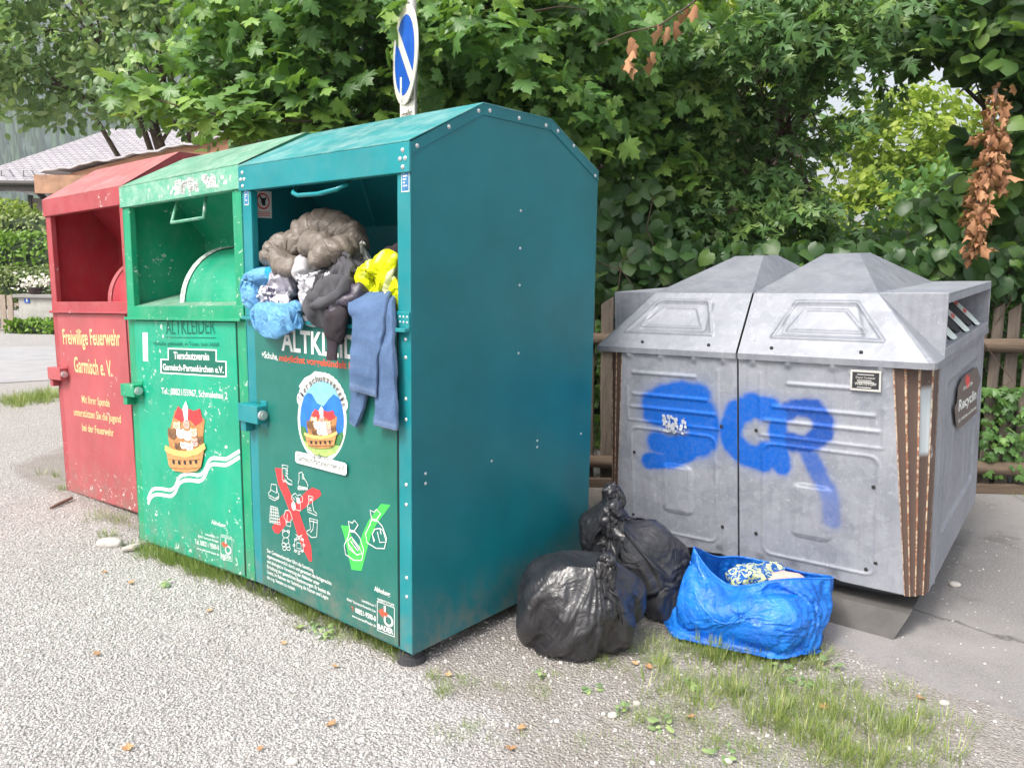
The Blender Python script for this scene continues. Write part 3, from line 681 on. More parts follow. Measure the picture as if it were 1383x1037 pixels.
# red cross with sketches
pr = Print(plane_map(-.006))
pr.poly([q7(x, y) for x, y in ((240, 125), (290, 130), (320, 230), (380, 370), (430, 480), (480, 620), (522, 740), (528, 850), (508, 852), (460, 760), (420, 660), (370, 500), (310, 350), (265, 250))], 0, 1)
pr.poly([q7(x, y) for x, y in ((215, 585), (300, 490), (400, 400), (480, 310), (530, 278), (590, 300), (600, 335), (560, 370), (450, 450), (330, 560), (270, 635), (240, 630))], 0, 1.3)
pr.build('red_cross_symbol', [REDP], tdoor)
pr = Print(plane_map(-.006)); wl = .0032
def sk(*pl, closed=False, s=1.0):
    for P_ in pl: pr.line([q7(x, y) for x, y in P_], wl*s, 0, 4, closed)
sk([(300, 100), (345, 108), (335, 170), (340, 205), (375, 225), (378, 255), (345, 240), (325, 215), (300, 220), (300, 100)], [(305, 125), (338, 130)], [(325, 140), (345, 150)], [(325, 160), (345, 172)], [(322, 180), (345, 195)], [(305, 232), (322, 226), (350, 250), (376, 256)])
sk([(430, 165), (455, 155), (465, 195), (490, 235), (500, 260), (496, 280), (425, 265), (425, 240), (432, 210), (430, 165)], [(420, 275), (500, 292)], [(455, 175), (470, 178)], [(452, 190), (470, 196)], [(455, 205), (475, 212)])
for x in (430, 448, 466, 486): sk([(x+8*math.cos(a), 286+8*math.sin(a)) for a in [i*math.pi/4 for i in range(9)]])
sk([(215, 250), (255, 255), (262, 310), (275, 330), (272, 360), (240, 378), (200, 355), (192, 320), (210, 300), (215, 250)], [(215, 295), (255, 320), (258, 262)], [(200, 335), (245, 362), (272, 345)])
sk([(210, 420), (265, 435), (285, 565), (200, 545), (210, 420)], *[[(208-2*k*0, 440+24*k), (268+4*k, 452+24*k)] for k in range(5)], *[[(220+13*k, 424+3*k), (210+17*k, 546+4*k)] for k in range(4)])
sk([(375, 340), (400, 320), (420, 340), (440, 330), (460, 355), (455, 390), (440, 385), (442, 458), (380, 440), (375, 400), (390, 380), (372, 365), (375, 340)], [(400, 345), (418, 365)], [(380, 350), (400, 372)])
pr.ell(q7(388, 420), .016, .021, 0, 4); pr.ell(q7(425, 378), .013, .015, 0, 4)
sk([(325, 455), (350, 452), (365, 470), (380, 520), (368, 528), (365, 580), (330, 570), (328, 530), (312, 505), (325, 455)], [(340, 480), (335, 560)], [(330, 540), (362, 545)])
sk([(505, 340), (540, 348), (535, 400), (545, 455), (570, 480), (568, 495), (500, 465), (495, 420), (508, 395), (505, 340)], [(512, 360), (532, 380)], [(532, 358), (514, 384)], [(505, 430), (525, 440)], [(500, 445), (530, 458)])
sk([(512, 515), (575, 530), (568, 660), (530, 665), (490, 630), (492, 615), (520, 600), (512, 515)], [(545, 530), (540, 600), (520, 625)], [(516, 535), (573, 550)])
for (x, y, r_) in ((328, 640, 27), (328, 690, 25), (312, 720, 15), (345, 725, 15), (318, 750, 14), (350, 750, 14), (310, 612, 9), (348, 618, 9)): sk([(x+r_*math.cos(a), y+r_*math.sin(a)) for a in [i*math.pi/6 for i in range(13)]])
for (x, y, w_, h_) in ((430, 720, 34, 45), (430, 725, 16, 22)): sk([(x-w_, y-h_), (x+w_, y-h_+8), (x+w_, y+h_+6), (x-w_, y+h_), (x-w_, y-h_)])
for k in range(8): 
    a = k*math.pi/4; x, y = 430+38*math.cos(a), 725+62*math.sin(a); sk([(x+9*math.cos(b), y+9*math.sin(b)) for b in [i*math.pi/3 for i in range(7)]])
sk([(405, 640), (430, 660), (455, 645)], [(415, 655), (410, 680)], [(445, 655), (455, 680)])
pr.build('forbidden_items_drawing', [WHITE], tdoor)
pr = Print(plane_map(-.006))
pr.poly([q7(x, y) for x, y in ((753, 570), (815, 578), (850, 720), (880, 790), (920, 640), (965, 540), (1065, 405), (1138, 412), (1090, 480), (1030, 560), (985, 650), (912, 925), (836, 915), (810, 800), (780, 660))], 0, 1)
pr.build('check_mark_symbol', [LGREEN], tdoor)
pr = Print(plane_map(-.006)); wl = .0042
def bagsk(cx, cy, rx, ry, dx):
    sk([(cx-rx*.35+dx, cy-ry*1.0), (cx-rx*.6, cy-ry*.55), (cx-rx, cy), (cx-rx*.85, cy+ry*.6), (cx, cy+ry*.98), (cx+rx*.8, cy+ry), (cx+rx, cy+ry*.3), (cx+rx*.6, cy-ry*.5), (cx+rx*.1+dx, cy-ry*.95)])
    sk([(cx-rx*.35+dx, cy-ry*1.0), (cx-rx*.5+dx, cy-ry*1.6), (cx-rx*.1+dx, cy-ry*1.45), (cx+rx*.1+dx, cy-ry*1.65), (cx+rx*.5+dx, cy-ry*1.35), (cx+rx*.1+dx, cy-ry*.95)], [(cx-rx*.4+dx, cy-ry*1.02), (cx+rx*.15+dx, cy-ry*.93)], [(cx-rx*.4+dx, cy-ry*.92), (cx+rx*.15+dx, cy-ry*.85)])
bagsk(858, 725, 76, 118, -5); bagsk(1030, 635, 82, 115, -5)
sk([(810, 690), (840, 660), (900, 740), (920, 790), (880, 800), (820, 750), (810, 690)], [(830, 690), (890, 770)], [(845, 680), (900, 760)], [(815, 715), (870, 790)])
sk([(1020, 600), (1060, 592), (1085, 610), (1110, 700), (1060, 702), (1040, 620)], [(1000, 640), (1020, 690)], [(1020, 600), (1000, 640), (1015, 700)], [(1060, 592), (1070, 640)])
pr.build('allowed_bags_drawing', [WHITE], tdoor)
pr = Print(plane_map(-.006), True)
TX = ['Der Containerbetreiber führt die Sammlung', 'eigenverantwortlich durch und garantiert die fachgerechte', 'und ökologische Verwertung der Altkleider unter', 'Einhaltung der gesetzlichen Bestimmungen. Er besitzt die', 'Lizenz, im Rahmen der Sammlung die Namen und Logos', 'des o.g. Vereins zu nutzen.']
EN = [(480, 262), (605, 350), (522, 358), (597, 428), (583, 460), (355, 395)]
for k, (t_, en) in enumerate(zip(TX, EN)):
    y0 = 128+36.5*k; pr.text(t_, q8(160, y0), q8(en[0], y0+(en[0]-160)*.435+k*0), .0175, 0, 2, .012)
pr.text('Abholung:', q8(902, 395), q8(1012, 438), .021, 0, 2, .02)
pr.text('Leitenfeldstrasse 17', q8(815, 470), q8(915, 512), .012, 0, 2, .008); pr.text('82467 Garmisch-Partenkirchen', q8(712, 462), q8(912, 548), .012, 0, 2, .008)
pr.text('T:', q8(742, 530), q8(760, 538), .018, 1, 2, .01); pr.text('08821-9500-0', q8(770, 545), q8(912, 608), .022, 0, 2, .02); pr.text('www.wertstoff-bader.de', q8(748, 575), q8(912, 648), .012, 0, 2, .01)
pr.build('small_print', [WHITE, ORANGEP], tdoor)
def bader(q, pr, x0, x1, yt, yb, sl):
    S = lambda x, y: q(x0+(x1-x0)*x, yt+(yb-yt)*y+sl*x)
    hh = abs(S(0, 0)[1]-S(0, .10)[1])
    pr.text('WERTSTOFF', S(0, -.03), S(1, -.03), hh*.9, 0, 2, .01)
    pr.line([S(0, 0), S(1, 0), S(1, 1), S(0, 1)], .004, 0, 2, True)
    pr.line([S(.45, .05), S(.45, .6)], .012, 0, 3); pr.line([S(.66+.24*math.cos(a), .52+.17*math.sin(a)) for a in [i*math.pi/8 for i in range(17)]], .010, 0, 3)
    pr.poly([S(.08, .30), (S(.34, .16)), S(.34, .26), S(.62, .26), S(.62, .40), S(.34, .40), S(.34, .50)], 1, 4)
    pr.text('BADER', S(.05, .93), S(.95, .93), hh*1.7, 0, 3, .03)
pr = Print(plane_map(-.006)); bader(q8, pr, 922, 1040, 468, 668, 46); pr.build('company_logo', [WHITE, ORANGEP], tdoor)

# ---- green fittings and print
lockbox(greenc, -WG-.005, FG.P(190, 528, -.03).z, GRNF, WG, .15, .07)
def drum(e, fr, x0, x1, r, cy, zl, m, edge):
    mb = MB(); n = 20; V = []
    prof = [(cy-r*math.cos(a), zl+.05+r*math.sin(a)) for a in [math.pi*.5*1.15*i/n for i in range(n+1)]]
    for x in (x0, x1):
        V += [(x, y, z) for y, z in prof]
    Fc = [(i, i+1, n+2+i, n+1+i) for i in range(n)]
    mb.add(V, Fc); mb.add([(x0, y, z) for y, z in prof]+[(x0, cy+.1, zl+.05)], [tuple(range(n+2))])
    o = mb.build('drum', m, e)
    mb = MB(); P0 = [(x0-.006, y, z) for y, z in prof]; 
    for i in range(n):
        (y0, z0), (y1, z1) = prof[i], prof[i+1]
        a = Vector((0, y0-cy, z0-zl-.05)).normalized(); b = Vector((0, y1-cy, z1-zl-.05)).normalized()
        mb.add([Vector((x0-.012, y0, z0))-a*.02, Vector((x0-.012, y0, z0))+a*.014, Vector((x0-.012, y1, z1))+b*.014, Vector((x0-.012, y1, z1))-b*.02], [(0, 1, 2, 3)])
        mb.add([Vector((x0-.012, y0, z0))+a*.014, Vector((x0+.02, y0, z0))+a*.006, Vector((x0+.02, y1, z1))+b*.006, Vector((x0-.012, y1, z1))+b*.014], [(0, 1, 2, 3)])
    mb.build('rim', edge, o)
CHIP = simple('chipped_edge', (.42, .50, .46), .8, .5, 40, 60, .6, .004)
drum(greenc, FG, -WG*.62, -.032, .33, .42, 1.37, GRNI, CHIP)
drum(redc, FR_, -WR_*.42, -.032, .30, .40, 1.3405, REDI, RED)
mb = MB(); mb.prism([(-WG+.03, .012, 1.37+.05), (-WG+.03, .40, 1.37+.05), (-WG+.03, .40, 1.37+.150), (-WG+.03, .012, 1.37+.056)], (WG-.06, 0, 0)); mb.build('sloped_shelf', GRNR, greenc)
pr = Print(plane_map(-.012)); zf_ = 2.078-.055
for k in range(260):
    u = -WG+.50+rng.uniform(0, .55)*rng.uniform(.6, 1.); v = zf_+rng.uniform(-.030, .034); s_ = rng.uniform(.004, .016)
    if fz((u, v, 0), 9, 14) > -.15: pr.poly([(u-s_, v-s_*.5), (u+s_*.8, v-s_*.6), (u+s_, v+s_*.5), (u-s_*.5, v+s_*.6)], 0, 1)
pr.build('label_remains', [simple('white_label_rest', (.62, .64, .62), .7, .15, 30)], greenc)
mb = MB(); mb.tube([FG.P(243, 258, .10), FG.P(232, 301, -.0), FG.P(275, 294, -.0), FG.P(280, 250, .10)], .009, 8); mb.build('handle', GRNW, greenc)
Q = pf(FG, -.006); g2 = crop(Q, 50, 400, 4.61); g3 = crop(Q, 50, 580, 4.61); g8 = crop(Q, 200, 530, 4.145)
pr = Print(plane_map(-.006), True)
pr.text('ALTKLEIDER', g2(805, 238), g2(1112, 234), .078, 0, 2, .0); pr.line([g2(805, 256), g2(1115, 260)], .004, 0, 2)
pr.text('+Schuhe, gebündelt, in Tüten, kein Abfall', g2(725, 305), g2(1135, 314), .022, 0, 2, .0)
st = [g2(x, y) for x, y in ((815, 322), (1120, 332), (1120, 400), (1182, 405), (1182, 505), (770, 480), (770, 388), (815, 392))]
pr.poly([st[i] for i in (0, 1, 2, 7)], 1, 1); pr.poly([st[i] for i in (7, 2, 3, 4, 5, 6)], 1, 1)
s2 = [g2(x, y) for x, y in ((822, 330), (1113, 340), (1113, 407), (1174, 412), (1174, 495), (778, 472), (778, 396), (822, 399))]
pr.poly([s2[i] for i in (0, 1, 2, 7)], 0, 2); pr.poly([s2[i] for i in (7, 2, 3, 4, 5, 6)], 0, 2)
pr.text('Tierschutzverein', g2(855, 390), g2(1075, 398), .038, 1, 3, .02); pr.text('Garmisch-Partenkirchen e.V.', g2(787, 458), g2(1165, 478), .033, 1, 3, .02)
pr.text('Tel.: 08821/55967, Schmalenau 2', g2(778, 606), g2(1188, 640), .034, 1, 2, .012)
pr.poly([g2(658, 226), g2(690, 226), g2(692, 406), g2(662, 404)], 1, 1)
for t_, a, b_, h_ in (('Abholung:', (1088, 585), (1178, 612), .024), ('Leitenfeldstr. 17', (1050, 655), (1132, 680), .012), ('82467 Garmisch-Partenk.', (1005, 668), (1134, 704), .012), ('Tel. 08821 / 9500-0', (985, 708), (1136, 750), .026), ('www.wertstoff-bader.de', (995, 742), (1136, 785), .012)):
    pr.text(t_, g3(*a), g3(*b_), h_, 2, 2, .02)
pr.build('lettering', [DKGREEN, WHITE, WHITE2], gdoor)
pr = Print(plane_map(-.006)); bader(g3, pr, 1146, 1216, 664, 800, 20); pr.build('company_logo', [WHITE2, ORANGEP], gdoor)
pr = Print(plane_map(-.006)); basket(pr, g2, MI, 806, 1055, 690, 0, 1088)
pr.build('animal_basket_emblem', EM, gdoor)
pr = Print(plane_map(-.006))
wv = [(-2, 600), (18, 552), (45, 537), (90, 540), (125, 545), (152, 525), (172, 480), (198, 460), (240, 456), (285, 462), (315, 440), (340, 385), (365, 367), (410, 370), (440, 370), (480, 348), (514, 326)]
def dens(P_):
    out = []
    for i in range(len(P_)-1):
        p0, p1, p2, p3 = P_[max(i-1, 0)], P_[i], P_[i+1], P_[min(i+2, len(P_)-1)]
        for k in range(5):
            t = k/5; out.append(tuple(.5*((2*p1[j])+(-p0[j]+p2[j])*t+(2*p0[j]-5*p1[j]+4*p2[j]-p3[j])*t*t+(-p0[j]+3*p1[j]-3*p2[j]+p3[j])*t**3) for j in (0, 1)))
    return out+[P_[-1]]
pr.line([g8(x, y) for x, y in dens(wv)], .019, 0, 1); pr.line([g8(x, y+34) for x, y in dens([(0, 590)]+wv[1:])], .019, 0, 1)
pr.build('wave_lines', [WHITE], gdoor)
# ---- red print
lockbox(redc, -WR_-.01, FR_.P(85, 505, -.03).z, RED, WR_, .20, .085)
Q = pf(FR_, -.006); r2 = crop(Q, 50, 400, 4.61)
pr = Print(plane_map(-.006), True)
for t_, a, b_, h_, of in (('Freiwillige Feuerwehr', (166, 298), (522, 308), .105, .012), ('Garmisch e. V.', (236, 470), (472, 500), .105, .012), ('Mit Ihrer Spende', (282, 662), (455, 688), .052, .01), ('unterstützen Sie die Jugend', (232, 740), (525, 788), .052, .01), ('bei der Feuerwehr', (284, 836), (480, 872), .052, .01)):
    pr.text(t_, r2(*a), r2(*b_), h_, 0, 2, of)
pr.build('lettering', [YEL], rdoor)

# ================================================================== RECYCLING CONTAINERS (twin, galvanised)
FD = Frame(1.118, 3.64, .918, .019, .039)
ZE, ZF, ZT, ZB = 1.233, 1.508, 1.692, .173
WD, DD = .80, 1.84
def rrect(x0, x1, z0, z1, r, n=4):
    P_ = []
    for cx, cz, a0 in ((x1-r, z1-r, 0), (x0+r, z1-r, 90), (x0+r, z0+r, 180), (x1-r, z0+r, 270)):
        for k in range(n+1): a = R(a0+90*k/n); P_.append((cx+r*math.cos(a), cz+r*math.sin(a)))
    return P_+[P_[0]]
def polydist(X, Z, P_):
    d = np.full(X.shape, 9.)
    for (x0, z0), (x1, z1) in zip(P_[:-1], P_[1:]):
        dx, dz = x1-x0, z1-z0; L = max(1e-12, dx*dx+dz*dz); t = np.clip(((X-x0)*dx+(Z-z0)*dz)/L, 0, 1)
        d = np.minimum(d, np.hypot(X-x0-t*dx, Z-z0-t*dz))
    return d
def rmask(X, Z, x0, x1, z0, z1, e=.012):
    return smooth(0, e, X-x0)*smooth(0, e, x1-X)*smooth(0, e, Z-z0)*smooth(0, e, z1-Z)
# front panel is a slightly leaning plane: y = .015 at the eave, .09 at the bottom
def yfront(z): return .015+(ZE-z)/(ZE-ZB)*.075
fn = Vector((0, -1, -(.075/(ZE-ZB)))).normalized()
def fq(px, py):
    wn = (FD.M.to_3x3() @ fn); p = FD.I @ hit(px, py, FD.M @ Vector((0, .015, ZE)), wn); return (p.x, p.z)
fc = crop(fq, 800, 320, 2.372)
S_STR = [([(340, 508), (290, 500), (230, 512), (192, 535), (195, 560), (240, 578), (300, 580), (345, 585), (370, 615), (362, 655), (320, 672), (250, 672), (215, 660)], 36, 0), ([(350, 560), (365, 600), (345, 660)], 44, 0), ([(345, 655), (310, 690), (250, 712), (182, 718)], 24, 0), ([(330, 520), (260, 540)], 40, 0),
         ([(568, 552), (510, 540), (462, 565), (440, 610), (448, 655), (490, 695), (545, 715), (560, 690)], 33, 0), ([(545, 560), (480, 545)], 20, 0),
         ([(600, 568), (592, 630), (606, 735)], 24, .1), ([(598, 575), (650, 548), (710, 552), (742, 590), (738, 632), (690, 665), (625, 655)], 25, .75), ([(680, 665), (715, 740), (752, 810), (768, 850), (768, 905)], 22, .45)]
def spray_fn(X, Z):
    a = np.zeros(X.shape); dk = np.zeros(X.shape); wn = np.array([.010*noise.noise(Vector((x*9, z*9, 0))) for x, z in zip(X.ravel(), Z.ravel())]).reshape(X.shape)
    wn2 = np.array([.006*noise.noise(Vector((x*40, z*40, 4))) for x, z in zip(X.ravel(), Z.ravel())]).reshape(X.shape)
    for i, (P_, r_, d) in enumerate(S_STR):
        L = [fc(x, y) for x, y in P_]; rr = r_*1.0/2.372*3.75/F
        D_ = polydist(X, Z, L)+wn+wn2; s = smooth(rr*1.55, rr*.70, D_)+.22*smooth(rr*2.5, rr*.7, D_)
        if i == 8: s = s*(.70-.3*smooth(.75, .5, Z))
        s = np.clip(s, 0, 1)*.97; dk = np.where(s > a, d, dk); a = np.maximum(a, s)
    return a, dk
fx = lambda cx, cy: fc(cx, cy)
def front_field(X, Z, s):
    """embossing of the front sheet; s=1 right container, -1 left one (X positive outwards for both)"""
    h = np.zeros(X.shape)
    def line(P_, w=.007, a=.006): nonlocal h; h = np.maximum(h, a*np.exp(-(polydist(X, Z, P_)/w)**2))
    x1 = .585
    h += -.010*rmask(X, Z, .115, x1, .235, .80, .014)
    line(rrect(.115, x1, .235, .80, .04), .006, .006)
    h += .009*rmask(X, Z, .245, .405, .36, .62, .012); line(rrect(.245, .405, .36, .62, .03), .005, .006)
    for zz, xa, xb in ((1.10, .22, .56), (.985, .16, .56), (.915, .12, .58)):
        line([(xa, zz), (xb, zz)], .008, .007); h -= .006*rmask(X, Z, xa, xb, zz-.055, zz-.015, .012)
    line([(.10, 1.14), (.10, .84), (.60, .84), (.60, 1.02)], .006, .005)
    line([(.60, .84), (.60, .30)], .004, .003)
    for xx in (.07, .22, .40, .58): h += .016*np.exp(-((X-xx)/.018)**2)*smooth(ZE-.075, ZE-.03, Z)
    for xx in (.10, .25, .42): h += -.012*np.exp(-((X-xx)/.022)**2)*smooth(ZB+.06, ZB+.01, Z)
    return h
class Grid: pass
def field_panel(name, P00, P10, P01, P11, nu, nv, hf, m, parent, attrs=None):
    P00, P10, P01, P11 = [np.array(p, float) for p in (P00, P10, P01, P11)]
    U, Vv = np.meshgrid(np.linspace(0, 1, nu+1), np.linspace(0, 1, nv+1))
    P = (P00*(1-U[..., None])+P10*U[..., None])*(1-Vv[..., None])+(P01*(1-U[..., None])+P11*U[..., None])*Vv[..., None]
    n = np.cross(P10-P00, P01-P00); n /= np.linalg.norm(n)
    P = P+n*hf(P)[..., None]
    A = {k: v(P).ravel() for k, v in (attrs or {}).items()}
    V_ = P.reshape(-1, 3); Fc = [(j*(nu+1)+i, j*(nu+1)+i+1, (j+1)*(nu+1)+i+1, (j+1)*(nu+1)+i) for j in range(nv) for i in range(nu)]
    return mesh(name, V_, Fc, m, parent, True, None, A)
def recycling_unit(s, label):
    e = empty('recycling_container', FD.M, label, 'recycling container', 'twin galvanised recycling containers')
    kx = 1.0 if s > 0 else .93
    X = lambda x: s*x*kx
    def order(a, b, c, d): return (a, b, c, d) if s > 0 else (b, a, d, c)
    in_ = .005; xb_t, xb_b = .675, .762       # front face outer edge at top / bottom
    # front
    def spf(P): k = spray_fn(P[..., 0], P[..., 2]); spf.dk = k[1]; return k[0]
    field_panel('front_panel', *order((X(in_), yfront(ZB), ZB), (X(xb_b), yfront(ZB), ZB), (X(in_), yfront(ZE), ZE), (X(xb_t), yfront(ZE), ZE)), 100, 170,
                lambda P: front_field(np.abs(P[..., 0])/kx/1.09, P[..., 2], s), GALV, e, {'spray': spf, 'spraydark': lambda P: spf.dk})
    # brown chamfer with three folds
    mb = MB(); nz = 40; top = [(xb_t, .018), (.72, .035), (.77, .07), (.812, .14), (.826, .21)]; bot = [(xb_b, .09), (.78, .10), (.80, .118), (.825, .15), (.842, .19)]
    V_ = []; Fc = []; ed = []; pa = []; k = 5; sub = 6; cols = (k-1)*sub+1
    for j in range(nz+1):
        t = j/nz
        for c in range(cols):
            i = min(c//sub, k-2); f = (c-i*sub)/sub
            a = [top[i][q]*(1-f)+top[i+1][q]*f for q in (0, 1)]; b = [bot[i][q]*(1-f)+bot[i+1][q]*f for q in (0, 1)]
            z = ZB-.005+(ZE-ZB+.005)*(1-t); x, y = a[0]*(1-t)+b[0]*t, a[1]*(1-t)+b[1]*t
            ee = max(0, 1-min(f, 1-f)*sub/.75) if c not in (cols-1,) else 1
            rdg = .006*math.exp(-(min(f, 1-f)*sub*.9)**2) if 0 < c < cols-1 else 0
            V_.append((X(x+rdg*.7), y-rdg*.7, z)); ed.append(ee); pa.append(1. if (2*sub < c < 3*sub and .10 < t < .38) else 0.)
    for j in range(nz):
        for c in range(cols-1):
            a = j*cols+c; f_ = (a, a+1, a+cols+1, a+cols); Fc.append(f_ if s < 0 else f_[::-1])
    mesh('corner_panel', V_, Fc, PEEL, e, False, None, {'edge': ed, 'patch': pa})
    # outer side
    def sidef(P):
        Y, Z = P[..., 1], P[..., 2]; h = -.010*rmask(Y, Z, .42, 1.55, .36, 1.10, .03)
        h = np.maximum(h, .007*np.exp(-(polydist(Y, Z, rrect(.42, 1.55, .36, 1.10, .06))/.010)**2)+h)
        for yy in (.62, .78, 1.2, 1.38): h += .006*np.exp(-((Y-yy)/.014)**2)*rmask(Y, Z, 0, 2, .4, 1.06, .03)
        for y0 in (.30, 1.72): h += .008*np.exp(-((Y-y0)/.012)**2)
        return h
    pts = ((X(.843), .192, ZB), (X(.843), 1.80, ZB), (X(.827), .212, ZE), (X(.827), 1.80, ZE))
    field_panel('side_panel', *(pts if s > 0 else (pts[1], pts[0], pts[3], pts[2])), 130, 90, sidef, GALVS, e)
    mb = MB(); mb.add([(X(.843), 1.80, ZB), (X(in_), 1.80, ZB), (X(in_), 1.82, ZE), (X(.827), 1.80, ZE)], [(0, 1, 2, 3)])
    mb.add([(X(in_), .09, ZB), (X(in_), 1.75, ZB), (X(in_), 1.82, ZE), (X(in_), .015, ZE)], [(0, 1, 2, 3)]); mb.build('rear_panel', GALVS, e)
    # tapered underside and skid
    mb = MB(); ztb = .085
    ring0 = [(in_, .10, ZB-.004), (xb_b, .10, ZB-.004), (.838, .195, ZB-.004), (.838, 1.78, ZB-.004), (in_, 1.74, ZB-.004)]; ring1 = [(in_, .20, ztb), (.60, .24, ztb), (.66, .34, ztb), (.66, 1.55, ztb), (in_, 1.6, ztb)]
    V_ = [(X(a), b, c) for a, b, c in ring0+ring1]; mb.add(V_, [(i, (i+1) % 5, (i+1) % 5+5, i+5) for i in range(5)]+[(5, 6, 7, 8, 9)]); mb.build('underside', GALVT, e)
    mb = MB(); P_ = [(X(in_), .0, -.04), (X(.73), .0, -.04), (X(.73), 1.6, -.04), (X(in_), 1.6, -.04)]; T_ = [(X(in_), .09, ztb-.002), (X(.79), .09, ztb+.004), (X(.79), 1.55, ztb+.004), (X(in_), 1.55, ztb-.002)]
    P_ = [(a, b, c) for a, b, c in P_]; mb.add(P_+T_, [(0, 1, 2, 3), (4, 5, 6, 7), (0, 1, 5, 4), (1, 2, 6, 5), (2, 3, 7, 6), (3, 0, 4, 7)]); mb.build('base_skid', SKID, e)
    # roof: lower slopes + pyramid, embossed front slope
    wo = .846; xf = .57
    def rf(P):
        t = np.clip((P[..., 2]-ZE)/(ZF-ZE), 0, 1); xx = np.abs(P[..., 0]); h = np.zeros(t.shape)
        tr = lambda x0, x1, k0, k1, t0, t1: [(x0, t0*.34), (x1, t0*.34), (k1, t1*.34), (k0, t1*.34), (x0, t0*.34)]
        for P2, a in ((tr(.15, .63, .22, .49, .28, .86), .006), (tr(.21, .55, .27, .45, .40, .74), .005)):
            h = np.maximum(h, a*np.exp(-(polydist(xx, t*.34, P2)/.007)**2))
        h -= .006*smooth(0, .02, xx-.18)*smooth(0, .02, .59-xx-t*.10)*smooth(.30, .36, t)*smooth(.84, .78, t)
        return h
    pts = ((X(in_), 0, ZE), (X(wo-.03), 0, ZE), (X(in_), .202, ZF), (X(xf), .202, ZF))
    rp_ = field_panel('roof', *(pts if s > 0 else (pts[1], pts[0], pts[3], pts[2])), 130, 90, rf, GALVR, e)
    mb = MB(); yb, yB = 1.638, 1.84
    ft = [(.17, .785), (.345, .785), (.345, 1.02), (.17, 1.02)]
    bs = [(in_, .202), (xf, .202), (xf, yb), (in_, yb)]
    A = [(X(a), b, ZF) for a, b in bs]+[(X(a), b, ZT) for a, b in ft]
    mb.add(A, [(0, 1, 5, 4), (1, 2, 6, 5), (2, 3, 7, 6), (3, 0, 4, 7), (4, 5, 6, 7)])
    # outer slope and back slope, rounded eave corner
    mb.add([(X(wo-.03), 0, ZE), (X(wo-.008), .01, ZE), (X(wo), .03, ZE), (X(wo), 1.81, ZE), (X(wo-.03), yB, ZE), (X(xf), yb, ZF), (X(xf), .202, ZF)], [(0, 1, 6), (1, 2, 6), (2, 3, 5, 6), (3, 4, 5)])
    mb.add([(X(wo-.03), yB, ZE), (X(in_), yB, ZE), (X(in_), yb, ZF), (X(xf), yb, ZF)], [(0, 1, 2, 3)])
    # eave lip
    lip = [(in_, 0), (wo-.03, 0), (wo-.008, .01), (wo, .03), (wo, 1.81), (wo-.03, yB)]
    for (x0, y0), (x1, y1) in zip(lip[:-1], lip[1:]): mb.add([(X(x0), y0, ZE), (X(x1), y1, ZE), (X(x1), y1, ZE-.028), (X(x0), y0, ZE-.028)], [(0, 1, 2, 3)])
    mb.build('roof_cap', GALVR, e)
    # throw-in hood, open to the outer side
    hx0, hx1, hy0, hy1, ht = .50, .845, .21, 1.78, ZF+.004
    mb = MB(); zlow = ZE-.01
    mb.box(X(hx0), X(hx1), hy0, hy0+.012, zlow, ht) ; mb.box(X(hx0), X(hx1), hy1-.012, hy1, zlow, ht)
    mb.box(X(hx0), X(hx1), hy0+.012, hy1-.012, ht-.010, ht); mb.box(X(hx1-.02), X(hx1), hy0+.012, hy1-.012, ht-.045, ht-.010); mb.box(X(hx1-.06), X(hx1), hy0+.012, hy1-.012, zlow, zlow+.05)
    h = mb.build('throw_in_hood', GALVS, e, bevel=.003)
    def bk(y, t): return Vector((X(xf+(wo-xf)*t+.006), y, ZF+(ZE-ZF)*t+.006))
    for i, y0 in enumerate((.30, .74, 1.18)):
        mb = MB(); mb.add([bk(y0+.16+.13*math.cos(a), .56+.28*math.sin(a))+Vector((s*.002, 0, 0)) for a in [2*math.pi*i/24 for i in range(24)]], [tuple(range(24))]); mb.build('bottle_hole', DARKGAP, h)  # flat black disc painted in place of the hole's dark inside
        pr = Print(lambda u, v, lay: bk(u, v)+Vector((s*.001*lay+.001*s, 0, .0005*lay)))
        pr.poly([(y0+.28, .85), (y0+.42, .95), (y0+.46, .70), (y0+.45, .18), (y0+.33, .12)], 0, 2)
        for k in range(3): pr.line([(y0+.32, .30+.16*k), (y0+.43, .26+.16*k)], .06, 1, 3)
        pr.build('hood_sticker', [WHITE2, ORANGEP], h)
    # holes with dark bolts
    rv = Rivets()
    for x, z in ((.09, .33), (.09, .86), (.62, .66), (.64, .30), (.60, .26), (.16, ZE+.03), (.55, ZE+.03)):
        yy = yfront(z) if z < ZE else .202*(z-ZE)/(ZF-ZE); rv.dome((X(x), yy-.004, z), (0, -1, .1), .009, .003)
    rv.build('bolt', DARKGAP, e)
    return e
dr_ = recycling_unit(1, 'right one of two joined grey metal recycling containers, graffiti CR on its front')
dl_ = recycling_unit(-1, 'left one of two joined grey metal recycling containers, graffiti S on its front')
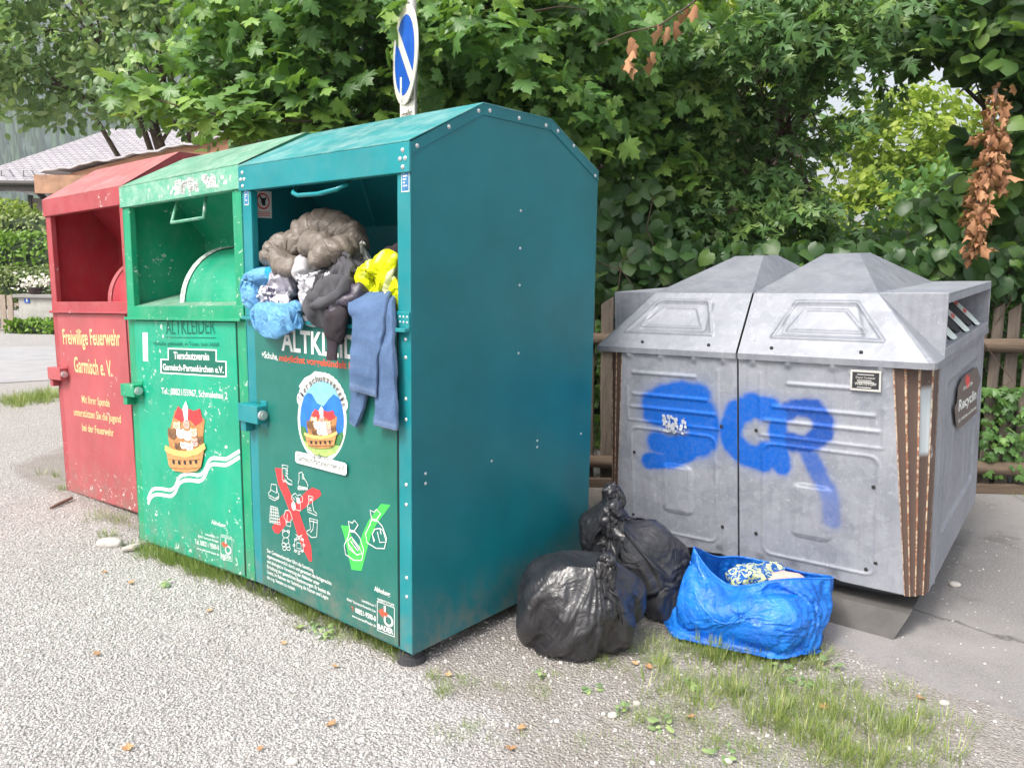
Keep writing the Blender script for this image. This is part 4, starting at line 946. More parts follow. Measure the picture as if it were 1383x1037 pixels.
# small plate with text on the right unit
mp = lambda u, v, lay: Vector((u, yfront(v)-.014-.0009*lay, v))
pr = Print(mp); a, b_ = fc(836, 430), fc(920, 488)
x0, x1, z1, z0 = a[0], b_[0], a[1], b_[1]
pr.poly([(x0-.008, z0-.01), (x1+.008, z0-.01), (x1+.008, z1+.01), (x0-.008, z1+.01)], 1, 0); pr.poly([(x0, z0), (x1, z0), (x1, z1), (x0, z1)], 0, 1)
hh = (z1-z0); pr.text('Depot Container', (x0+.015, z0+hh*.62), (x1-.015, z0+hh*.62), hh*.13, 1, 2, .01)
pr.text('WERTSTOFF', (x0+.01, z0+hh*.22), (x1-.01, z0+hh*.22), hh*.15, 1, 2, .03)
for k, zz in enumerate((.86, .50, .40, .08)): pr.line([(x0+.02, z0+hh*zz), (x1-.02-.01*(k % 2), z0+hh*zz)], .004, 1, 2)
pr.build('name_plate', [BLACKP, simple('plate_white', (.55, .55, .53), .5)], dr_)
# scratched white label rest under the S
pr = Print(mp); rest = fc(265, 600)
for k in range(60):
    u = rest[0]+rng.uniform(-.065, .065); v = rest[1]+rng.uniform(-.045, .045); s_ = rng.uniform(.003, .010)
    pr.poly([(u-s_, v-s_*.6), (u+s_*.8, v-s_), (u+s_, v+s_*.7), (u-s_*.5, v+s_)], 0, 1)
pr.build('label_remains', [simple('label_rest', (.55, .58, .62), .7)], dl_)
# brown notice on the outer side of the right unit
sx = lambda z: .843-.016*(z-ZB)/(ZE-ZB)
def sq(px, py): p = FD.X(px, py, .833); return (p.y, p.z)
s2_ = crop(sq, 1130, 480, 4.714)
pr = Print(lambda u, v, lay: Vector((sx(v)+.004+.001*lay, u, v)))
pr.poly([s2_(x, y) for x, y in ((745, 330), (760, 300), (770, 200), (800, 140), (890, 70), (915, 150), (885, 250), (888, 360), (770, 468), (752, 440))], 0, 1)
pr.poly([s2_(x, y) for x, y in ((815, 165), (822, 110), (832, 140), (842, 120), (845, 165), (835, 205), (825, 208))], 2, 2)
pr.text('Recyclin', s2_(768, 355), s2_(880, 272), .055, 1, 2, .03); pr.text('DUAL SYSTEM', s2_(800, 222), s2_(858, 185), .018, 1, 2, .02); pr.text('Für Weißglas und Buntglas', s2_(765, 430), s2_(880, 335), .018, 1, 2, .02)
pr.build('notice_sticker', [simple('brown_sticker', (.13, .10, .09), .6), WHITE, REDP], dr_)

# ================================================================== CLOTH SIMULATION (folds of bags and garments settle by gravity)
def temp_collider(V_, Fc, M=None):
    me = bpy.data.meshes.new('k'); me.from_pydata([tuple((M @ Vector(v)) if M is not None else v) for v in V_], [], Fc); o = bpy.data.objects.new('k', me); C.objects.link(o)
    o.modifiers.new('k', 'COLLISION'); o.collision.thickness_outer = .003; o.collision.thickness_inner = .05; o.collision.cloth_friction = 25; return o
def bx8(x0, x1, y0, y1, z0, z1):
    return [(x, y, z) for x in (x0, x1) for y in (y0, y1) for z in (z0, z1)], [(0, 1, 3, 2), (4, 6, 7, 5), (0, 4, 5, 1), (2, 3, 7, 6), (0, 2, 6, 4), (1, 5, 7, 3)]
def settle(V_, Fc, pin=None, frames=22, shrink=0., press=0., bend=.05, mass=.15, tens=15, q=5, smooth_it=1, selfc=False, dmin=.004):
    """V_ in world space; returns the settled vertices"""
    me = bpy.data.meshes.new('c'); me.from_pydata([tuple(v) for v in V_], [], Fc); o = bpy.data.objects.new('c', me); C.objects.link(o)
    m = o.modifiers.new('c', 'CLOTH'); t = m.settings; t.quality = q; t.mass = mass; t.tension_stiffness = tens; t.compression_stiffness = tens; t.shear_stiffness = 5; t.bending_stiffness = bend
    t.air_damping = 2; t.use_pressure = press != 0; t.uniform_pressure_force = press; t.shrink_min = shrink
    if pin: g_ = o.vertex_groups.new(name='pin'); g_.add(pin, 1., 'REPLACE'); t.vertex_group_mass = 'pin'
    cs = m.collision_settings; cs.use_collision = True; cs.distance_min = dmin; cs.use_self_collision = selfc; cs.self_distance_min = dmin; cs.collision_quality = 2
    m.point_cache.frame_start = 1; m.point_cache.frame_end = frames
    for f in range(1, frames+1): sc.frame_set(f)
    ev = o.evaluated_get(bpy.context.evaluated_depsgraph_get()); P = np.empty(len(V_)*3, np.float32); ev.data.vertices.foreach_get('co', P); P = P.reshape(-1, 3).astype(float)
    bpy.data.objects.remove(o); sc.frame_set(1)
    if not np.isfinite(P).all(): P = np.array([tuple(v) for v in V_])
    return P
def wipe(cols):
    for o in cols: bpy.data.objects.remove(o)

# ================================================================== GARMENTS
def fabric(name, col, rough=.85, var=.15, weave=400, bstr=.25, col2=None, pat=0, spec=.3, sheen=0, wr=14, wrs=.5, wrd=.01):
    m, nt, b = mat(name); v = coords(nt)
    c = mix(nt, ramp(nt, noi(nt, v, 12, 5), [(.3, 0), (.7, 1)]), [x*(1-var) for x in col], [min(1, x*(1+var)) for x in col])
    if pat: c = mix(nt, ramp(nt, noi(nt, v, pat, 2, .5, 1.2), [(.50, 0), (.53, 1)]), c, col2)
    lk(nt, c, b.inputs['Base Color']); b.inputs['Roughness'].default_value = rough; b.inputs['Specular IOR Level'].default_value = spec
    rd = mth(nt, 'ABSOLUTE', mth(nt, 'SUBTRACT', noi(nt, v, wr, 4, .6, .8), .5))
    p = bump(nt, b, rd, wrs, wrd); bump(nt, b, noi(nt, v, weave, 1), bstr, .001, p)
    return m
def obj_in(fr, name, V_, Fc, m, label, cat, attrs=None, group=None):
    """V_ local to frame fr; object origin set at its lowest centre point"""
    P = np.array([tuple(v) for v in V_]); c = P.mean(0); c[2] = P[:, 2].min(); P = P-c
    o = mesh(name, P, Fc, m, None, True, None, attrs); o.matrix_world = (fr.M if fr else Matrix.Identity(4)) @ Matrix.Translation(c); return tag(o, label, cat, group)
def sweep(path, wid, thk, side, n=28, noise_a=.01, nf=12, seed=0, baf=0, bafn=0, rid=0, closed_ends=True, pw=2., res=8):
    P0 = [Vector(p) for p in path]
    # catmull-rom refine
    Pp = []; Wd = []; Tk = []
    wid = wid if hasattr(wid, '__len__') else [wid]*len(P0); thk = thk if hasattr(thk, '__len__') else [thk]*len(P0)
    for i in range(len(P0)-1):
        a, b, c, d = P0[max(i-1, 0)], P0[i], P0[i+1], P0[min(i+2, len(P0)-1)]
        for k in range(res):
            t = k/res; Pp.append(.5*((2*b)+(c-a)*t+(2*a-5*b+4*c-d)*t*t+(3*b-a-3*c+d)*t**3)); Wd.append(wid[i]*(1-t)+wid[i+1]*t); Tk.append(thk[i]*(1-t)+thk[i+1]*t)
    Pp.append(P0[-1]); Wd.append(wid[-1]); Tk.append(thk[-1])
    V_ = []; N = len(Pp); L = 0; Ls = [0]
    for i in range(1, N): L += (Pp[i]-Pp[i-1]).length; Ls.append(L)
    side = Vector(side)
    for i, p in enumerate(Pp):
        t = (Pp[min(i+1, N-1)]-Pp[max(i-1, 0)]).normalized(); s_ = (side-t*side.dot(t))
        if s_.length < .05: s_ = t.orthogonal()
        s_.normalize(); nn = t.cross(s_)
        e = 1.
        if closed_ends: e = min(1, math.sqrt(max(0, 1-(1-min(1, (i+.35)/(res*.6)))**2)), math.sqrt(max(0, 1-(1-min(1, (N-1-i+.35)/(res*.6)))**2)))
        bf = 1+baf*(abs(math.sin(math.pi*bafn*Ls[i]/L))**.6-.7) if baf else 1
        for k in range(n):
            a = 2*math.pi*k/n; ca, sa = math.cos(a), math.sin(a)
            q = p+(s_*math.copysign(abs(ca)**(2/pw), ca)*Wd[i]+nn*math.copysign(abs(sa)**(2/pw), sa)*Tk[i])*e*bf
            d = (q-p)
            if d.length > 1e-6: d.normalize()
            h = noise_a*fz(q, seed, nf)+noise_a*.5*fz(q, seed+3, nf*2.3)+rid*(ridge(q, seed+5, nf*.8)-.5)
            V_.append(q+d*h*e)
    Fc = [(i*n+k, i*n+(k+1) % n, (i+1)*n+(k+1) % n, (i+1)*n+k) for i in range(N-1) for k in range(n)]
    Fc += [tuple(range(n))[::-1], tuple((N-1)*n+k for k in range(n))]
    return V_, Fc
def lump(c, r, seed, amp=.25, nf=9, rot=0, rid=.35, n=84, m=52, squ=2.3):
    V_ = []; c = Vector(c)
    for j in range(m+1):
        ph = math.pi*(.012+.976*j/m)
        for i in range(n):
            th = 2*math.pi*i/n; d = Vector((math.sin(ph)*math.cos(th), math.sin(ph)*math.sin(th), math.cos(ph)))
            d2 = Vector([math.copysign(abs(x)**(2/squ), x) for x in d])
            q = Vector((d2.x*r[0], d2.y*r[1], d2.z*r[2])); mr = min(r)
            wq = q+Vector((fz(q, seed+11, nf*.7), fz(q, seed+12, nf*.7), fz(q, seed+13, nf*.7)))*.35/nf*3
            h = amp*mr*fz(q, seed, nf)+rid*mr*(max(0, ridge(wq, seed+4, nf*.9))**1.5-.45)*.5
            q = q+d*h; q = Matrix.Rotation(rot, 3, 'Y') @ q; V_.append(c+q)
    Fc = [(j*n+i, j*n+(i+1) % n, (j+1)*n+(i+1) % n, (j+1)*n+i) for j in range(m) for i in range(n)]+[tuple(range(n))[::-1], tuple(m*n+i for i in range(n))]
    return V_, Fc
def join(*parts):
    V_ = []; Fc = []
    for v, f in parts: n = len(V_); V_ += list(v); Fc += [tuple(i+n for i in x) for x in f]
    return V_, Fc
T = lambda cx, cy, y: FT.P(330+cx/6.013, 280+cy/6.013, y)     # crop of the opening
def vnorm(P, Fc):
    me = bpy.data.meshes.new('n'); me.from_pydata([tuple(v) for v in P], [], Fc); N = np.empty(len(P)*3, np.float32); me.vertices.foreach_get('normal', N); bpy.data.meshes.remove(me); return N.reshape(-1, 3)
def orient(P, Fc):
    P = np.array([tuple(v) for v in P]); N = vnorm(P, Fc); c = P.mean(0); return P, (N if np.sum(N*(P-c)) > 0 else -N)
def crumple(fr, parts, frames=14, shrink=-.22, bend=.03, inset=.016):
    """each closed shape becomes a slack sheet that sags over a slightly smaller core of the same shape"""
    outV = []; outF = []
    for V_, Fc in parts:
        P, N = orient([fr.M @ Vector(v) for v in V_], Fc)
        k_ = temp_collider(P-N*inset, Fc); P = settle(P+N*.004, Fc, None, frames, shrink=shrink, bend=bend, mass=.25, tens=12); wipe([k_])
        n = len(outV); outV += [fr.I @ Vector(p) for p in P]; outF += [tuple(i+n for i in f) for f in Fc]
    return outV, outF
# hidden heap under the visible garments: it is the lower layer of the same clothes
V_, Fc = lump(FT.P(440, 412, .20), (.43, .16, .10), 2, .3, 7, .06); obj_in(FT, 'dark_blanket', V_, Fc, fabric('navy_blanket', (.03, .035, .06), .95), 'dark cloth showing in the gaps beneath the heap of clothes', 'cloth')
PUFF = fabric('brown_nylon', (.170, .142, .120), .42, .12, 300, .1, spec=.5, wr=13, wrs=.7, wrd=.025)
def puff(path, w_, t_, seed, cells):
    V_, Fc = sweep(path, w_, t_, (0, 1, 0), 56, .016, 9, seed, 0, 0, .010, res=14); n = 56; N = len(V_)//n; out = []
    cen_ = [sum((Vector(v) for v in V_[i*n:(i+1)*n]), Vector())/n for i in range(N)]; L = [0]
    for i in range(1, N): L.append(L[-1]+(cen_[i]-cen_[i-1]).length)
    for i in range(N):
        for k in range(n):
            v = Vector(V_[i*n+k]); d = v-cen_[i]; ph = L[i]/L[-1]*cells*1.25+.22*fz(v, seed+40, 5)+.12*math.sin(2*math.pi*k/n+seed); f = abs(math.sin(math.pi*ph))
            a = 1+.17*(min(1, f*1.25)**.5-.8)+.05*fz(v, seed+50, 24)-.06*max(0, ridge(v, seed+51, 9))**3; out.append(cen_[i]+d*a)
    return out, Fc
V1 = puff([T(470, 400, .12), T(480, 300, .12), T(550, 205, .13), T(670, 165, .16), T(790, 195, .18), T(865, 270, .18), T(880, 350, .15)], [.06, .066, .070, .072, .070, .070, .055], [.07, .08, .085, .085, .08, .08, .06], 3, 6.5)
V2 = puff([T(870, 300, .12), T(780, 345, .05), T(690, 380, .01), T(610, 420, -.02), T(560, 445, -.03)], [.050, .060, .062, .055, .04], [.05, .06, .06, .05, .04], 5, 3.6)
V3 = puff([T(195, 480, .01), T(245, 400, .04), T(320, 310, .07), T(410, 300, .09), T(460, 390, .08)], [.045, .062, .068, .066, .06], [.05, .06, .07, .07, .06], 8, 4.5)
V4 = puff([T(280, 420, .03), T(340, 470, .0), T(410, 520, -.02)], [.06, .056, .035], [.06, .055, .035], 9, 2.5)
V5 = puff([T(500, 300, .04), T(570, 300, .02), T(640, 320, .02), T(600, 370, .03)], [.045, .05, .048, .045], [.05, .05, .05, .05], 12, 2.8)
V_, Fc = join(V1, V2, V3, V4, V5); jk = obj_in(FT, 'puffer_jacket', V_, Fc, PUFF, 'brown quilted puffer jacket rolled up on top of the clothes heap', 'jacket')
V_, Fc = crumple(FT, [lump(T(960, 450, .15), (.17, .11, .09), 21, .2, 8, .25, .25)]); obj_in(FT, 'white_cloth', V_, Fc, fabric('white_cotton', (.62, .61, .60), .9), 'plain white cloth bunched between the puffer jacket and the yellow vest', 'cloth')
GREYF = fabric('grey_fleece', (.085, .085, .095), .95, .2, 250, .4)
V_, Fc = crumple(FT, [lump(T(850, 530, .05), (.14, .11, .10), 31, .3, 10, .2, .4), sweep([T(560, 770, -.03), T(640, 690, -.02), T(760, 640, .0), T(880, 600, .02)], [.045, .06, .065, .05], [.05, .06, .06, .05], (0, 1, 0), 40, .012, 14, 33, rid=.018)])
V3 = sweep([T(560, 790, -.045), T(670, 770, -.06), T(800, 700, -.05), T(850, 560, -.02)], [.030, .034, .034, .03], [.022, .022, .022, .02], (0, 1, 0), 24, .008, 16, 35, rid=.010)
V_, Fc = join((V_, Fc), V3); obj_in(FT, 'sweater', V_, Fc, GREYF, 'dark grey fleece sweater lying in the middle of the opening', 'sweater')
V_, Fc = crumple(FT, [lump(T(590, 590, -.01), (.14, .07, .085), 41, .35, 12, -.35, .5)])
obj_in(FT, 'shirt', V_, Fc, fabric('light_grey_jersey', (.52, .52, .56), .9, .12, col2=(.05, .05, .055), pat=6), 'light grey and black shirt crumpled below the brown jacket', 'shirt')
V_, Fc = lump(T(480, 520, .02), (.055, .05, .06), 43, .35, 14)
obj_in(FT, 'small_cloth', V_, Fc, fabric('pale_grey_knit', (.46, .45, .47), .95), 'small pale grey knit balled up under the brown jacket', 'cloth')
def plastic(name, col, alpha=.75):
    m, nt, b = mat(name); v = coords(nt)
    c = mix(nt, ramp(nt, noi(nt, v, 16, 5, .7), [(.35, 0), (.7, 1)]), col, [min(1, x*1.35+.08) for x in col]); lk(nt, c, b.inputs['Base Color'])  # lighter blotches in the colour act as painted highlights
    b.inputs['Roughness'].default_value = .28; b.inputs['Alpha'].default_value = alpha
    rd = mth(nt, 'ABSOLUTE', mth(nt, 'SUBTRACT', noi(nt, v, 16, 5, .6, 1.6), .5)); bump(nt, b, rd, 1., .03)
    return m
BLUPL = plastic('thin_blue_plastic', (.12, .38, .72), .80)
STRIPE = fabric('patterned_cotton', (.66, .64, .69), .9, .06, col2=(.10, .10, .16), pat=26)
V_, Fc = crumple(FT, [lump(T(260, 760, -.03), (.15, .055, .075), 55, .3, 12, .10, .4)])
obj_in(FT, 'blouse', V_, Fc, STRIPE, 'white blouse with dark line pattern inside the torn blue plastic bag', 'blouse')
V_, Fc = lump(T(310, 630, .0), (.085, .05, .06), 57, .35, 14, 0, .5)
obj_in(FT, 'sock_bundle', V_, Fc, fabric('grey_cotton', (.23, .22, .27), .95, .2, col2=(.45, .45, .5), pat=20), 'mottled grey garment between the blue plastic bag and the light grey shirt', 'cloth')
V_, Fc = lump(T(250, 555, .0), (.07, .03, .03), 58, .3, 14, .3, .5)
obj_in(FT, 'turquoise_cloth', V_, Fc, fabric('turquoise_cotton', (.02, .30, .50), .8, .2, col2=(.25, .65, .7), pat=9), 'small turquoise cloth under the left end of the brown jacket', 'cloth')
v1 = sweep([T(85, 800, -.04), T(85, 700, -.03), T(110, 610, -.01), T(180, 550, .0), T(270, 520, .02)], [.045, .06, .065, .05, .03], [.04, .05, .055, .045, .02], (0, 1, 0), 56, .012, 12, 51, rid=.012, res=14)
v2 = sweep([T(95, 800, -.05), T(160, 860, -.06), T(270, 875, -.065), T(390, 820, -.06), T(520, 750, -.045)], [.035, .048, .050, .038, .018], [.025, .034, .034, .03, .012], (0, .2, 1), 56, .010, 12, 53, rid=.012, res=14)
V_, Fc = crumple(FT, [v1, v2], 14, shrink=-.3, bend=.01, inset=.01); obj_in(FT, 'plastic_bag', V_, Fc, BLUPL, 'torn thin light blue plastic bag spilling over the ledge at left', 'bag')
# dark parka sleeve over the ledge
v1 = sweep([T(1000, 650, .02), T(900, 720, -.01), T(800, 790, -.03), T(720, 860, -.045)], [.035, .045, .05, .045], [.04, .05, .05, .045], (0, 1, 0), 32, .012, 22, 61, rid=.018)
V_, Fc = v1; obj_in(FT, 'parka_lining', V_, Fc, fabric('glossy_dark_quilting', (.055, .045, .07), .35, .3, 200, .3, spec=.7, wr=30, wrs=.9), 'shiny dark purple quilted garment squeezed between the grey sweater and the jeans', 'coat')
v1 = sweep([T(800, 790, -.03), T(760, 850, -.055), T(735, 930, -.06), T(725, 1010, -.06), T(715, 1085, -.058)], [.03, .058, .062, .055, .043], [.03, .03, .028, .026, .022], (1, 0, 0), 32, .007, 18, 63, rid=.008)
V_, Fc = crumple(FT, [v1], 10, shrink=-.12, inset=.008); e_ = obj_in(FT, 'jacket_sleeve', V_, Fc, fabric('black_brown_cotton', (.040, .034, .040), .9, .2), 'dark jacket sleeve with ribbed cuff hanging beside the jeans', 'sleeve')
v2 = sweep([T(716, 1080, -.058), T(714, 1130, -.058), T(710, 1215, -.058), T(710, 1240, -.058)], [.034, .031, .030, .033], [.016, .014, .014, .015], (1, 0, 0), 32, .002, 18, 64, closed_ends=False)
cf = mesh('cuff', v2[0], v2[1], fabric('ribbed_cuff', (.045, .035, .045), .95, .2), e_, True); cf.matrix_parent_inverse = (Matrix.Translation(-e_.location) if False else (FT.I @ e_.matrix_world).inverted())
# jeans
def denim():
    m, nt, b = mat('blue_denim'); v = coords(nt)
    c = mix(nt, ramp(nt, noi(nt, v, 7, 5), [(.3, 0), (.7, 1)]), (.035, .080, .18), (.085, .155, .30))
    c = mix(nt, ramp(nt, noi(nt, coords(nt, scale=(300, 300, 60)), 2, 3), [(.4, 0), (.7, .4)]), c, (.18, .26, .42))
    e = attr(nt, 'hem'); c = mix(nt, mth(nt, 'MULTIPLY', e, .6), c, (.34, .38, .50))
    lk(nt, c, b.inputs['Base Color']); b.inputs['Roughness'].default_value = .9
    rd = mth(nt, 'ABSOLUTE', mth(nt, 'SUBTRACT', noi(nt, v, 16, 4, .6, .8), .5)); p = bump(nt, b, rd, .4, .01); bump(nt, b, noi(nt, v, 500, 1), .3, .001, p)
    return m
DEN = denim(); J = lambda px, py, y: FT.P(px, py, y)
def leg(path, w_, t_, seed, hemend=True):
    V_, Fc = sweep(path, w_, t_, (1, 0, 0), 40, .004, 14, seed, rid=.006, closed_ends=False, pw=5., res=10)
    n = len(V_)//40; hm = []
    for i in range(n):
        k = 1. if i >= n-1 else 0.
        for j in range(40): hm.append(k if k else (.45 if j in (0, 20) else (.3 if i == n-3 else 0)))
    return V_, Fc, hm
a1 = leg([J(500, 395, .10), J(501, 400, .02), J(499, 414, -.035), J(498, 440, -.052), J(494, 480, -.055), J(491, 531, -.056)], [.075, .092, .097, .092, .084, .078], [.014, .016, .013, .010, .009, .006], 71)
a2 = leg([J(512, 402, .08), J(514, 412, .0), J(517, 430, -.028), J(520, 480, -.034), J(523, 530, -.034), J(523, 577, -.034)], [.06, .072, .068, .064, .063, .064], [.015, .018, .016, .014, .013, .010], 73)
a3 = leg([J(490, 500, -.022), J(487, 530, -.024), J(483, 555, -.024), J(479, 573, -.024)], [.060, .050, .034, .020], [.011, .010, .010, .008], 75)
V_, Fc = join(a1[:2], a2[:2], a3[:2])
V_ = [Vector(v)+Vector((.004*fz(v, 5, 9), -abs(.010*ridge((v[0]*1.6, v[1], v[2]*.9), 6, 11)), 0))*(1 if v[2] < 1.34 else .3) for v in V_]
obj_in(FT, 'jeans', V_, Fc, DEN, 'blue denim jeans hanging over the ledge of the teal container', 'jeans', {'hem': a1[2]+a2[2]+a3[2]})
YV = fabric('neon_yellow', (.60, .66, .0), .7, .12, 300, .2, col2=(.62, .64, .36), pat=4.5, wr=12, wrs=.6)
v1 = sweep([T(960, 620, .02), T(1030, 540, .05), T(1130, 480, .06), T(1230, 480, .08), T(1290, 510, .09)], [.035, .05, .06, .07, .06], [.04, .05, .055, .06, .05], (0, 1, 0), 34, .012, 14, 81, rid=.02)
v2 = lump(T(1175, 660, .055), (.135, .085, .095), 83, .3, 9, -.2, .4)
V_, Fc = crumple(FT, [v1, v2], 14); obj_in(FT, 'safety_vest', V_, Fc, YV, 'neon yellow safety vest stuffed into the right end of the opening', 'vest')
V_, Fc = lump(T(1235, 400, .12), (.05, .05, .05), 85, .3, 16); obj_in(FT, 'woolly_hat', V_, Fc, fabric('dark_wool', (.035, .025, .03), .98, .3, 120, .8), 'dark fluffy hat behind the yellow vest', 'hat')

# ================================================================== BAGS ON THE GROUND
def binbag_m(name='black_polythene'):
    m, nt, b = mat(name); v = coords(nt)
    c = mix(nt, ramp(nt, noi(nt, v, 7, 5, .6), [(.35, 0), (.7, 1)]), (.016, .016, .019), (.035, .034, .040)); lk(nt, c, b.inputs['Base Color'])
    lk(nt, ramp(nt, noi(nt, v, 9, 4), [(.3, .24), (.7, .42)]), b.inputs['Roughness']); b.inputs['Specular IOR Level'].default_value = .75
    rd = mth(nt, 'ABSOLUTE', mth(nt, 'SUBTRACT', noi(nt, v, 7, 4, .55, 1.2), .5)); rd2 = mth(nt, 'ABSOLUTE', mth(nt, 'SUBTRACT', noi(nt, v, 24, 3, .6, .8), .5))
    p = bump(nt, b, rd, .55, .035); bump(nt, b, rd2, .35, .008, p)
    return m
BINB = binbag_m()
def binbag(label, c, r, neck, seed, tuft=.15, tuftdir=(0, 0, 1), extra=1.10, keep=(), nr=.022, frames=22, flo=0.):
    """content c with radii r (world), neck = point where the bag is tied; the sheet settles over the lumpy content"""
    c = Vector(c); neck = Vector(neck); ax = (neck-c).normalized(); u = ax.orthogonal().normalized(); w_ = ax.cross(u); td = Vector(tuftdir).normalized()
    def rad_(d): return 1/math.sqrt((d.x/r[0])**2+(d.y/r[1])**2+(d.z/r[2])**2)
    # content
    V_ = []; n0 = 32
    for j in range(17):
        ph = .02+3.1*j/16
        for i in range(n0):
            a = 2*math.pi*i/n0; d = Vector((math.sin(ph)*math.cos(a), math.sin(ph)*math.sin(a), math.cos(ph)))
            q = c+d*rad_(d)*(.97+.20*fz(d, seed, 1.7)+.06*fz(d, seed+1, 4.)); q.z = max(q.z, flo+.012); V_.append(q)
    Fc = [(j*n0+(i+1) % n0, j*n0+i, (j+1)*n0+i, (j+1)*n0+(i+1) % n0) for j in range(16) for i in range(n0)]+[tuple(range(n0)), tuple(16*n0+i for i in range(n0))[::-1]]
    core = temp_collider(V_, Fc); n = 112; rows = []; L = (neck-c).length
    V_ = []; pin = []; m1 = 50
    for j in range(m1+1):
        t = j/m1; ph = math.pi*(.985-t*.985*.66)
        for i in range(n):
            a = 2*math.pi*i/n; d = ax*math.cos(ph)+(u*math.cos(a)+w_*math.sin(a))*math.sin(ph); q = c+d*rad_(d)*extra*(1.0+.14*fz(d, seed, 1.7)); q.z = max(q.z, flo+.008); V_.append(q)
    last = V_[-n:]; m2 = 22
    for j in range(1, m2+1):
        t = j/m2
        for i in range(n):
            a = 2*math.pi*i/n; e_ = neck+(u*math.cos(a)+w_*math.sin(a))*nr; q = last[i].lerp(e_, t); q += (q-c-ax*(q-c).dot(ax))*.10*math.sin(math.pi*t)*math.sin(a*9+seed); V_.append(q)
            if j >= m2-1: pin.append(len(V_)-1)
    m3 = 16
    for j in range(1, m3+1):
        t = j/m3; p = neck+(ax*(1-t)+td*t).normalized()*tuft*t
        for i in range(n):
            a = 2*math.pi*i/n; V_.append(p+(u*math.cos(a)+w_*math.sin(a))*(nr*.9+.055*t**.7)*(1+.35*math.sin(a*5+seed*2)*t+.2*math.sin(a*11+seed)*t))
    rw = m1+m2+m3+1
    Fc = [tuple(range(n))[::-1]]+[(j*n+i, j*n+(i+1) % n, (j+1)*n+(i+1) % n, (j+1)*n+i) for j in range(rw-1) for i in range(n)]
    P = settle(V_, Fc, pin, frames, shrink=-.04, bend=.02, mass=.12, tens=12)
    wipe([core]); tp = P[(m1+m2)*n:(m1+m2+1)*n].mean(0); b_ = lump(tuple(Vector(tp)+td*tuft*.30), (tuft*.34, tuft*.26, tuft*.22), seed, .6, 26, rid=.9, rot=seed)
    Pb, Nb = orient(b_[0], b_[1]); k_ = temp_collider(Pb-Nb*.014, b_[1]); Pb = settle(Pb+Nb*.004, b_[1], None, 10, shrink=-.35, bend=.01, mass=.1, tens=10); wipe([k_])
    P, Fc = join((P, Fc), (Pb, b_[1])); P = np.array([tuple(v) for v in P])
    return obj_in(None, 'bin_bag', P, Fc, BINB, label, 'bin bag', None, 'black bin bags'), (P, Fc)
kol = [temp_collider(*bx8(-3, 3, 1, 6, -.2, .004)), temp_collider(*bx8(-WT, .004, .0, 1.24, .06, 2.), FT.M), temp_collider(*bx8(-.8, .8, .085, 1.7, .1, 1.2), FD.M)]
def solid(P, Fc): kol.append(temp_collider(P[::1], Fc))
C_ = at(897, 826, 3.45)
_, k_ = binbag('black bin bag lying flat under the upright one, half hidden beside the blue bag', (C_.x, C_.y, .125), (.17, .15, .125), (C_.x-.20, C_.y-.02, .17), 17, .07, (-1, 0, .3)); solid(*k_)
B_ = at(858, 762, 3.46)
_, k_ = binbag('black bin bag leaning upright with its twisted top against the grey container', (B_.x+.01, B_.y, B_.z+.01), (.235, .17, .20), at(828, 700, 3.36), 11, .16, (-.1, -.2, .6), flo=.15, extra=1.16, nr=.009); solid(*k_)
A_ = at(783, 822, 3.10)
_, k_ = binbag('round black bin bag lying in front, pressed against the teal container', (A_.x-.01, A_.y+.03, .205), (.26, .21, .20), at(806, 768, 2.99), 5, .15, (.85, .35, .45), extra=1.16, nr=.009); solid(*k_)
D_ = at(818, 700, 3.62)
_, k_ = binbag('small knotted black bin bag wedged behind, next to the back corner of the teal container', (D_.x, D_.y, .34), (.13, .12, .13), at(820, 672, 3.5), 23, .14, (.7, -.2, .55), flo=.2, nr=.010); wipe(kol); kol = []

# blue carrier bag
def tarp():
    m, nt, b = mat('blue_woven_plastic'); v = coords(nt)
    c = mix(nt, ramp(nt, noi(nt, v, 6, 5, .7), [(.35, 0), (.68, 1)]), (.003, .105, .52), (.012, .22, .78)); lk(nt, c, b.inputs['Base Color'])
    lk(nt, ramp(nt, noi(nt, v, 14, 5), [(.35, .22), (.65, .5)]), b.inputs['Roughness']); b.inputs['Specular IOR Level'].default_value = .6
    rd = mth(nt, 'ABSOLUTE', mth(nt, 'SUBTRACT', noi(nt, v, 8, 5, .6, 1.4), .5)); rd2 = mth(nt, 'ABSOLUTE', mth(nt, 'SUBTRACT', noi(nt, v, 26, 4, .65, 1.), .5))
    wv_ = nd(nt, 'ShaderNodeTexWave', Scale=130.0); lk(nt, v, wv_.inputs['Vector'])
    p = bump(nt, b, rd, .7, .03); p = bump(nt, b, rd2, .55, .010, p); bump(nt, b, wv_.outputs['Fac'], .08, .001, p)
    return m
TARP = tarp()
def px3(px, py, Y): return at(px, py, Y)
# rings: front points run left to right, then the back right to left; each ring a closed loop
rim = [px3(938, 741, 3.30), px3(958, 770, 3.24), px3(985, 790, 3.18), px3(1010, 790, 3.13), px3(1050, 783, 3.10), px3(1090, 781, 3.11), px3(1123, 781, 3.16), px3(1120, 778, 3.30), px3(1080, 772, 3.38), px3(1040, 760, 3.44), px3(1000, 752, 3.48), px3(968, 752, 3.46), px3(945, 742, 3.38)]
mid = [px3(918, 800, 3.24), px3(935, 815, 3.12), px3(965, 826, 3.04), px3(1000, 832, 3.00), px3(1050, 835, 2.97), px3(1092, 835, 3.00), px3(1115, 828, 3.10), px3(1116, 820, 3.28), px3(1085, 812, 3.42), px3(1040, 806, 3.50), px3(1000, 800, 3.54), px3(955, 796, 3.50), px3(925, 795, 3.38)]
bot = []
for (px, py) in ((915, 838), (928, 857), (958, 868), (1000, 880), (1045, 889), (1085, 885), (1108, 868)): p = gnd(px, py, .012); bot.append(p)
